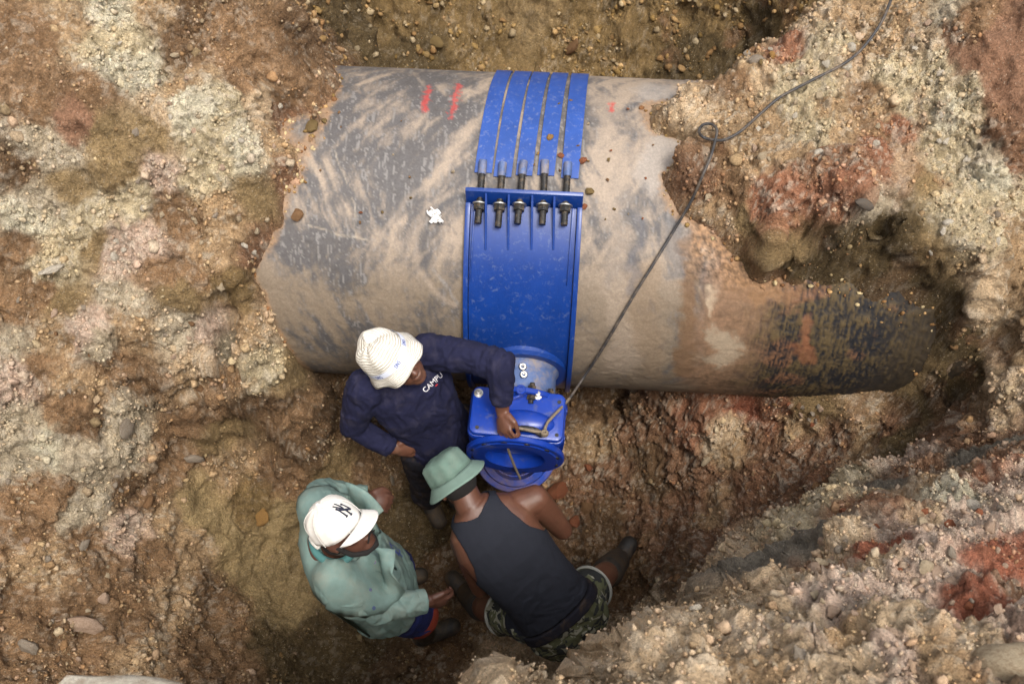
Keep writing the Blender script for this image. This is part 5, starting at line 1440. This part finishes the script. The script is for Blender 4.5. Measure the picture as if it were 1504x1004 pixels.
S = Shell(); head(S, h2, f2, u2, nb-upv*.03)
S.loft([(hip-upv*.10, lat*.14, fw*.10), (hip, lat*.165, fw*.115), (hip+upv*.18, lat*.145, fw*.10), (hip+upv*.38, lat*.165, fw*.115), (hip+upv*.48, lat*.16, fw*.095), (hip+upv*.57, lat*.07, fw*.06)])
for sh, el, wr in ((shL, elL, wrL), (shR, elR, wrR)): S.chain([sh, el, wr], [.054, .043, .028])
for hp, kn, ft in ((hl, knL, ftL), (hr_, knR, ftR)): S.chain([hp, kn, ft], [.08, .056, .042])
hand(S, wrL, haL-wrL, (.3, .1, -.9), (.4, .9, .1), .8, .5, .95)
hand(S, wrR, haR-wrR, (.2, .75, -.5), (.35, .4, .8), .8, .5, .95)
man2 = as_obj('person', S.fuse(.0052, 3), SKIN2, None, (hip[0], hip[1], FLOOR))
tag(man2, 'person in white baseball cap and sage green jacket standing front left', 'person', 'workers in the pit')
eyes(h2, f2, u2, man2)
fF, uU, lL = ortho(f2, u2)
S = Shell()
HP_ = lambda a, b, d: v3(h2)+fF*a+lL*b+uU*d
S.ell(HP_(-.020, 0, .02), (fF*.090, lL*.0785, uU*.082))
S.ell(HP_(-.045, 0, -.035), (fF*.058, lL*.070, uU*.055))
as_obj('hair', S.fuse(.005, 2), HAIR, man2)
S = Shell()
for s in (-1, 1): S.chain([HP_(.005, s*.072, -.02), HP_(.030, s*.060, -.075), HP_(.062, s*.034, -.102), HP_(.088, 0, -.104)], [.009, .011, .012, .013])
S.chain([HP_(.098, -.028, -.064), HP_(.106, 0, -.046), HP_(.098, .028, -.064)], [.004, .0045, .004])
as_obj('beard', S.fuse(.004, 2), HAIR, man2)
# jacket
S = Shell()
S.loft([(hip-upv*.10, lat*.225, fw*.165), (hip+upv*.02, lat*.215, fw*.16), (hip+upv*.20, lat*.195, fw*.15), (hip+upv*.36, lat*.205, fw*.15), (hip+upv*.47, lat*.19, fw*.12), (hip+upv*.53, lat*.11, fw*.09)])
S.chain([shL-lat*.02, shL+(elL-shL)*.5, elL, wrL-unit(wrL-elL)*.012], [.085, .075, .066, .048], True)
S.chain([shR+lat*.02, shR+(elR-shR)*.5, elR, wrR-unit(wrR-elR)*.012], [.085, .078, .068, .048], True)
me = S.fuse(.0065, 5); wrinkle(me, .009, 8.5, 340, upv, .6)
jacket = as_obj('jacket', me, M_jacket, man2)
for wr, el in ((wrL, elL), (wrR, elR)):
    d = unit(wr-el); S = Shell(); S.cap(wr-d*.045, wr-d*.004, .0515, .0495, 24, False, False)
    as_obj('cuff', S.fuse(.005, 1), M_jacket, jacket)
# the wide storm yoke lying over the shoulders, open at the front
bpy.context.view_layer.update()
def drape(name, r_in, r_out, a0, a1, mat, parent, target, lift=.008, nseg=60, nr=9, ax=(1.25, .95), droop=0, off=(0, 0)):
    bm = bmesh.new(); rows = []
    c0 = nb+fw*off[0]
    for i in range(nseg+1):
        a = a0+(a1-a0)*i/nseg; row = []
        for j in range(nr+1):
            r = r_in+(r_out-r_in)*j/nr
            p = c0+lat*math.cos(a)*r*ax[0]+fw*math.sin(a)*r*ax[1]
            ok, loc, nor, fi = target.ray_cast(Vector(p+upv*.4), Vector(-upv))
            q = (v3(loc) if ok else p-upv*.1)+upv*(lift+.004*math.sin(9*a)*(j/nr))
            q = q+np.array([0, 0, -droop*(j/nr)**2])
            if j == 0: q = q+upv*.018
            row.append(bm.verts.new(q))
        rows.append(row)
    for _ in range(3):                      # let it hang smoothly
        for i in range(1, nseg):
            for j in range(1, nr):
                rows[i][j].co = rows[i][j].co*.4+(rows[i-1][j].co+rows[i+1][j].co+rows[i][j-1].co+rows[i][j+1].co)*.15
    for A, B in zip(rows[:-1], rows[1:]):
        for j in range(nr): bm.faces.new((A[j], A[j+1], B[j+1], B[j]))
    bmesh.ops.recalc_face_normals(bm, faces=bm.faces)
    o = bm_obj(name, bm, mat, parent, smooth=True, angle=2)
    m = o.modifiers.new('thickness', 'SOLIDIFY'); m.thickness = .008; m.offset = 0
    return o
drape('yoke_flap', .070, .205, math.radians(108), math.radians(432), M_jacket, jacket, jacket, .020, droop=.012)
S = Shell(); R_ = []
for k in range(49):
    a = math.radians(115)+math.radians(310)*k/48
    R_.append(nb-upv*.012+lat*.088*math.cos(a)+fw*.080*math.sin(a)+upv*.014*max(0, -math.sin(a)))
for k in range(48): S.cap(R_[k], R_[k+1], .016, .016, 8)
as_obj('collar', S.fuse(.005, 2), M_jackin, jacket)
for (u, v) in ((543, 866), (549, 825), (548, 892)):
    d = ray(u, v); ok, loc, nor, fi = jacket.ray_cast(Vector(CAM), Vector(d).normalized())
    if ok:
        bm = bmesh.new(); add_cyl(bm, loc-nor*.002, loc+nor*.005, .0085, n=14); bm_obj('button', bm, M_neck, jacket, smooth=True, angle=.6)
cc_ = PZ(564, 783, .14); rt_ = unit(PZ(560, 770, .14)-PZ(572, 796, .14)); nv = unit(CAM-cc_)
decal('chest_badge', 'GE', .040, cc_, -rt_, np.cross(nv, -rt_), jacket, M_blueprint, jacket, .016)
# shorts, shins, boots
S = Shell()
S.loft([(hip-upv*.16, lat*.18, fw*.13), (hip-upv*.04, lat*.18, fw*.13), (hip+upv*.03, lat*.175, fw*.125)])
for hp, kn in ((hl, knL), (hr_, knR)): S.chain([hp, kn+(kn-hp)*.05], [.11, .10], True)
me = S.fuse(.007, 4); wrinkle(me, .007, 10, 350)
sh_ = as_obj('shorts', me, M_blueshort, man2)
S = Shell(); S.chain([knR-(knR-hr_)*.02-lat*.005, knR+(knR-hr_)*.08-lat*.005], [.100, .098], True)
as_obj('shorts_hem', S.fuse(.007, 3), M_redpanel, sh_)
boot('boot', ftL, fw, M_rubber, man2, knL+(ftL-knL)*.3)
boot('boot', ftR, fw, M_rubber, man2, knR+(ftR-knR)*.3)
# white cap
c2 = h2+uU*.040-fF*.004
capprof = [(.010, .086, 0), (.030, .083, 0), (.052, .074, 0), (.071, .058, 0), (.083, .036, 0), (.089, .012, 0), (.091, -.012, 0), (.0915, -.026, 0)]
def wobc(a, k): return .0022*math.sin(5*a+1)+.0016*math.sin(11*a)*(1 if math.cos(a) < .3 else 0), -.012*max(0, -math.cos(a))*0
cap = surf_hat('cap', capprof, c2, f2, u2, M_cap, man2, wobc, 72, .003)
fnc = hatp(capprof, c2, f2, u2)
bm = bmesh.new(); rows = []
for i in range(9):
    t = i/8; row = []
    for j in range(25):
        b = -1+2*j/24
        a = b*1.12; r0 = .0945
        ex = .074*math.sqrt(max(0, 1-abs(b)**3.2))*t
        p = v3(c2)+(fF*math.cos(a)*1.10+lL*math.sin(a)*(1-.04*t))*r0+fF*ex+uU*(-.024-.020*b*b*(1-.2*t)-.012*t)
        row.append(bm.verts.new(p))
    rows.append(row)
for A, B in zip(rows[:-1], rows[1:]):
    for j in range(24): bm.faces.new((A[j], A[j+1], B[j+1], B[j]))
visor = bm_obj('visor', bm, M_cap, cap, smooth=True, angle=3)
mo = visor.modifiers.new('thickness', 'SOLIDIFY'); mo.thickness = .004; mo.offset = 0
for k in range(6):                          # panel seams
    a = math.pi/6+k*math.pi/3
    P_ = [fnc(a, h, .0012) for h in (.085, .080, .070, .055, .036, .012, -.012, -.024)]
    tube('seam', P_, .0013, M_cap, cap, n=6, sub=3)
bm = bmesh.new(); bmesh.ops.create_uvsphere(bm, u_segments=14, v_segments=8, radius=.007, matrix=Matrix.Translation(Vector(c2+uU*.090))); bm_obj('cap_button', bm, M_cap, cap, smooth=True, angle=3)
bp_ = Vector(c2-fF*.100-lL*.03-uU*.02)
tube('cap_strap', [bp_, bp_+Vector(-fF*.018-uU*.012), bp_+Vector(-fF*.026-uU*.04), bp_+Vector(-fF*.020-uU*.062)], [.008, .009, .010, .011], M_cap, cap, n=8)
# interlocking letters on the front of the cap (plane: across to wearer's left, up)
def fnl(s, h, lift): return fnc(s/.10, .044+h, lift)
k = .046
NYS = 1.25
NY = [((-.62, -.55), (-.62, .72), .16), ((-.62, .62), (.62, -.55), .20), ((.62, -.62), (.62, .55), .16), ((-.80, .70), (-.40, .70), .12), ((-.82, -.58), (-.42, -.58), .12), ((.42, .55), (.82, .55), .12),
      ((-.34, 1.0), (0, .12), .17), ((.36, 1.0), (0, .12), .17), ((0, .2), (0, -.92), .17), ((-.5, 1.0), (-.18, 1.0), .11), ((.2, 1.0), (.52, 1.0), .11), ((-.2, -.92), (.2, -.92), .12)]
strokes('cap_emblem', [((p[0]*k*.62, p[1]*k*.62), (q_[0]*k*.62, q_[1]*k*.62), w_*k*.75*NYS) for p, q_, w_ in NY], .004, fnl, M_ink, cap)

# ================================================= crouching man in black vest, front middle
f3 = (-.34, .26, -.90); u3 = (-.60, .62, .42)
h3 = PZ(668, 706, .07)
nb = PZ(690, 742, .04)
shR, shL = PZ(786, 732, -.02), PZ(682, 796, -.07)
hip = PZ(826, 905, -.33)
mid = (shR+shL)/2; lat = unit(shL-shR)
sp = unit(nb-hip); back = unit(np.cross(sp, lat)); back = back if back[2] > 0 else -back
lat = unit(lat-sp*(lat@sp)); L_ = np.linalg.norm(nb-hip)
elR, elL = PZ(826, 778, -.26), PZ(706, 862, -.36)
wrR, wrL = PZ(800, 742, -.46), PZ(742, 792, -.56)
hR, hL = PZ(836, 892, -.36), PZ(782, 908, -.38)
knR, knL = PZ(886, 846, -.58), PZ(716, 894, -.64)
ftR, ftL = PZ(905, 828, FLOOR+.10), PZ(690, 876, FLOOR+.08)
S = Shell(); head(S, h3, f3, u3, nb, .55)
st = lambda t, w, d, lift=0: (hip+sp*L_*t+back*lift, lat*w, back*d)
S.loft([st(-.16, .13, .10, -.06), st(-.02, .165, .115, -.02), st(.18, .150, .105, .0), st(.38, .155, .110, .012), st(.58, .172, .118, .016), st(.76, .180, .112, .008), st(.90, .150, .085, .0), st(1.0, .075, .062, .0)])
S.cap(nb-sp*.10-back*.01, nb+back*.0, .085, .060)
for sh, el, wr in ((shL, elL, wrL), (shR, elR, wrR)):
    S.ell(sh-sp*.01, (sp*.058, lat*.054, back*.052))
    S.chain([sh, sh+(el-sh)*.45, el, el+(wr-el)*.3, wr], [.058, .054, .043, .044, .029])
    S.cap(sh, mid+sp*.02, .058, .085)
for hp, kn, ft in ((hL, knL, ftL), (hR, knR, ftR)):
    S.chain([hp, kn, kn+(ft-kn)*.35, ft], [.095, .058, .056, .042])
hand(S, wrR, (-.5, .3, -.8), (-.7, -.5, .1), (0, .9, .3), .6, .4)
hand(S, wrL, (.1, .6, -.8), (.8, -.2, .1), (0, .9, .3), .6, .4)
me = S.fuse(.0052, 6)
body_v, body_n = mesh_arrays(me)
polys = [tuple(p.vertices) for p in me.polygons]
man3 = as_obj('person', me, SKIN, None, (hip[0], hip[1], FLOOR))
tag(man3, 'person in green hat and black vest crouching with back to the camera', 'person', 'workers in the pit')
# vest: a second skin over the torso
rel = body_v-hip.astype(np.float32)
ts = rel@sp.astype(np.float32)/L_; tl = rel@lat.astype(np.float32); tb = rel@back.astype(np.float32)
wid = np.interp(ts, [-.2, .0, .30, .48, .60, .72, .84, .93, 1.0], [.30, .30, .30, .205, .165, .135, .118, .112, .108])
nk = np.interp(ts, [.945, .955, .975, .99], [-1, .0, .04, .06])
sel = (ts > .085) & (ts < .985) & (np.abs(tl) < wid) & (np.abs(tb) < .17) & (np.abs(tl) > nk)
# sleeves and thighs are not part of it
def near_seg(a, b, r):
    a = v3(a); b = v3(b); d = b-a; t = np.clip(((body_v-a)@d)/(d@d), 0, 1)
    return np.linalg.norm(body_v-(a+t[:, None]*d), axis=1) < r
sel &= ~(near_seg(elL+(shL-elL)*.75, wrL, .10) | near_seg(elR+(shR-elR)*.75, wrR, .10) | near_seg(elL, wrL, .13) | near_seg(elR, wrR, .13) | near_seg(hL+(knL-hL)*.3, knL, .1) | near_seg(hR+(knR-hR)*.3, knR, .1))
pf = [p for p in polys if sel[list(p)].all()]
used = sorted({i for p in pf for i in p}); mp = {i: k for k, i in enumerate(used)}
bm = bmesh.new(); uu = np.array(used)
drapez = .006+.010*smooth01(.55, .0, ts[uu])
vv = [bm.verts.new(body_v[i]+body_n[i]*drapez[k]) for k, i in enumerate(used)]
for p in pf:
    try: bm.faces.new([vv[mp[i]] for i in p])
    except ValueError: pass
for _ in range(10):                         # straighten the hems
    nw = {}
    for e in bm.edges:
        if e.is_boundary:
            for a, b in ((e.verts[0], e.verts[1]), (e.verts[1], e.verts[0])): nw.setdefault(a, []).append(b.co.copy())
    for v, l in nw.items():
        if len(l) == 2: v.co = v.co*.4+(l[0]+l[1])*.3
bmesh.ops.smooth_vert(bm, verts=bm.verts, factor=.5, use_axis_x=True, use_axis_y=True, use_axis_z=True)
me = bpy.data.meshes.new('vest'); bm.normal_update(); bm.to_mesh(me); bm.free()
wrinkle(me, .0045, 9, 360, lat, .5, lambda v: smooth01(.75, .2, ((v-hip)@sp)/L_))
vest = as_obj('vest', me, M_tank, man3)
mo = vest.modifiers.new('thickness', 'SOLIDIFY'); mo.thickness = .006; mo.offset = -.4
# camouflage shorts: seat, two open legs, waistband
S = Shell()
S.loft([st(-.26, .16, .12, -.10), st(-.10, .188, .135, -.05), st(.02, .182, .130, -.018)])
for hp, kn in ((hL, knL), (hR, knR)): S.chain([hp, hp+(kn-hp)*.45], [.108, .088])
me = S.fuse(.007, 4); wrinkle(me, .007, 9, 370)
shorts = as_obj('shorts', me, M_camo, man3)
for hp, kn in ((hL, knL), (hR, knR)):
    d = unit(kn-hp); bm = bmesh.new()
    add_lathe(bm, hp+(kn-hp)*.25, d, [(0, .088), (.05, .092), (.122, .098), (.126, .094), (.05, .086), (.0, .08)], 40)
    for v in bm.verts: v.co += Vector(d)*0+Vector((.006*math.sin(v.co.x*70), .006*math.sin(v.co.z*60), .005*math.sin(v.co.y*80)))
    finish(bm); lg = bm_obj('shorts_leg', bm, M_camo, shorts, smooth=True, angle=1)
    bm = bmesh.new(); add_lathe(bm, hp+(kn-hp)*.25+d*.114, d, [(0, .095), (.0, .101), (.012, .102), (.012, .095), (0, .095)], 40); finish(bm)
    bm_obj('hem', bm, M_hem, lg, smooth=True, angle=.6)
S = Shell(); S.loft([st(.0, .190, .138, -.020), st(.075, .184, .132, -.010)])
as_obj('waistband', S.fuse(.006, 2), M_dtrous, shorts)
boot('boot', ftR, (.5, .85, 0), M_rubber, man3, knR+(ftR-knR)*.30, .070)
boot('boot', ftL, (-.7, .7, 0), M_rubber, man3, knL+(ftL-knL)*.30, .070)
prof3 = [(.012, .092, .1), (.045, .090, .1), (.072, .084, .1), (.084, .074, .1), (.088, .05, .1), (.092, .02, .1), (.094, -.002, .1)]
def wob3(a, k): return .0035*math.sin(5*a)+.002*math.sin(9*a+1), .003*math.sin(4*a)*k*4
c3 = h3+unit(u3)*.034-unit(f3)*.018
hat3 = surf_hat('hat', prof3, c3, f3, u3, M_sage, man3, wob3)
f_, u_, l_ = ortho(f3, u3)
bm = bmesh.new(); rows = []
for i in range(6):
    t = i/5; row = []
    for j in range(72):
        a = 2*math.pi*j/72; r = .0945+.040*t
        row.append(bm.verts.new(v3(c3)+(f_*math.cos(a)*1.08+l_*math.sin(a))*r+u_*(-.002-.040*t+.004*math.sin(3*a)*t)))
    rows.append(row)
for A, B in zip(rows[:-1], rows[1:]):
    for j in range(72): bm.faces.new((A[j], A[(j+1) % 72], B[(j+1) % 72], B[j]))
br = bm_obj('brim', bm, M_sage2, hat3, smooth=True, angle=3)
mo = br.modifiers.new('thickness', 'SOLIDIFY'); mo.thickness = .004; mo.offset = 0
f0, u0, l0 = ortho(f3, u3)
S = Shell(); S.ell(v3(h3)-f0*.030-u0*.005, (f0*.075, l0*.0775, u0*.075)); as_obj('hair', S.fuse(.006, 2), HAIR, man3)
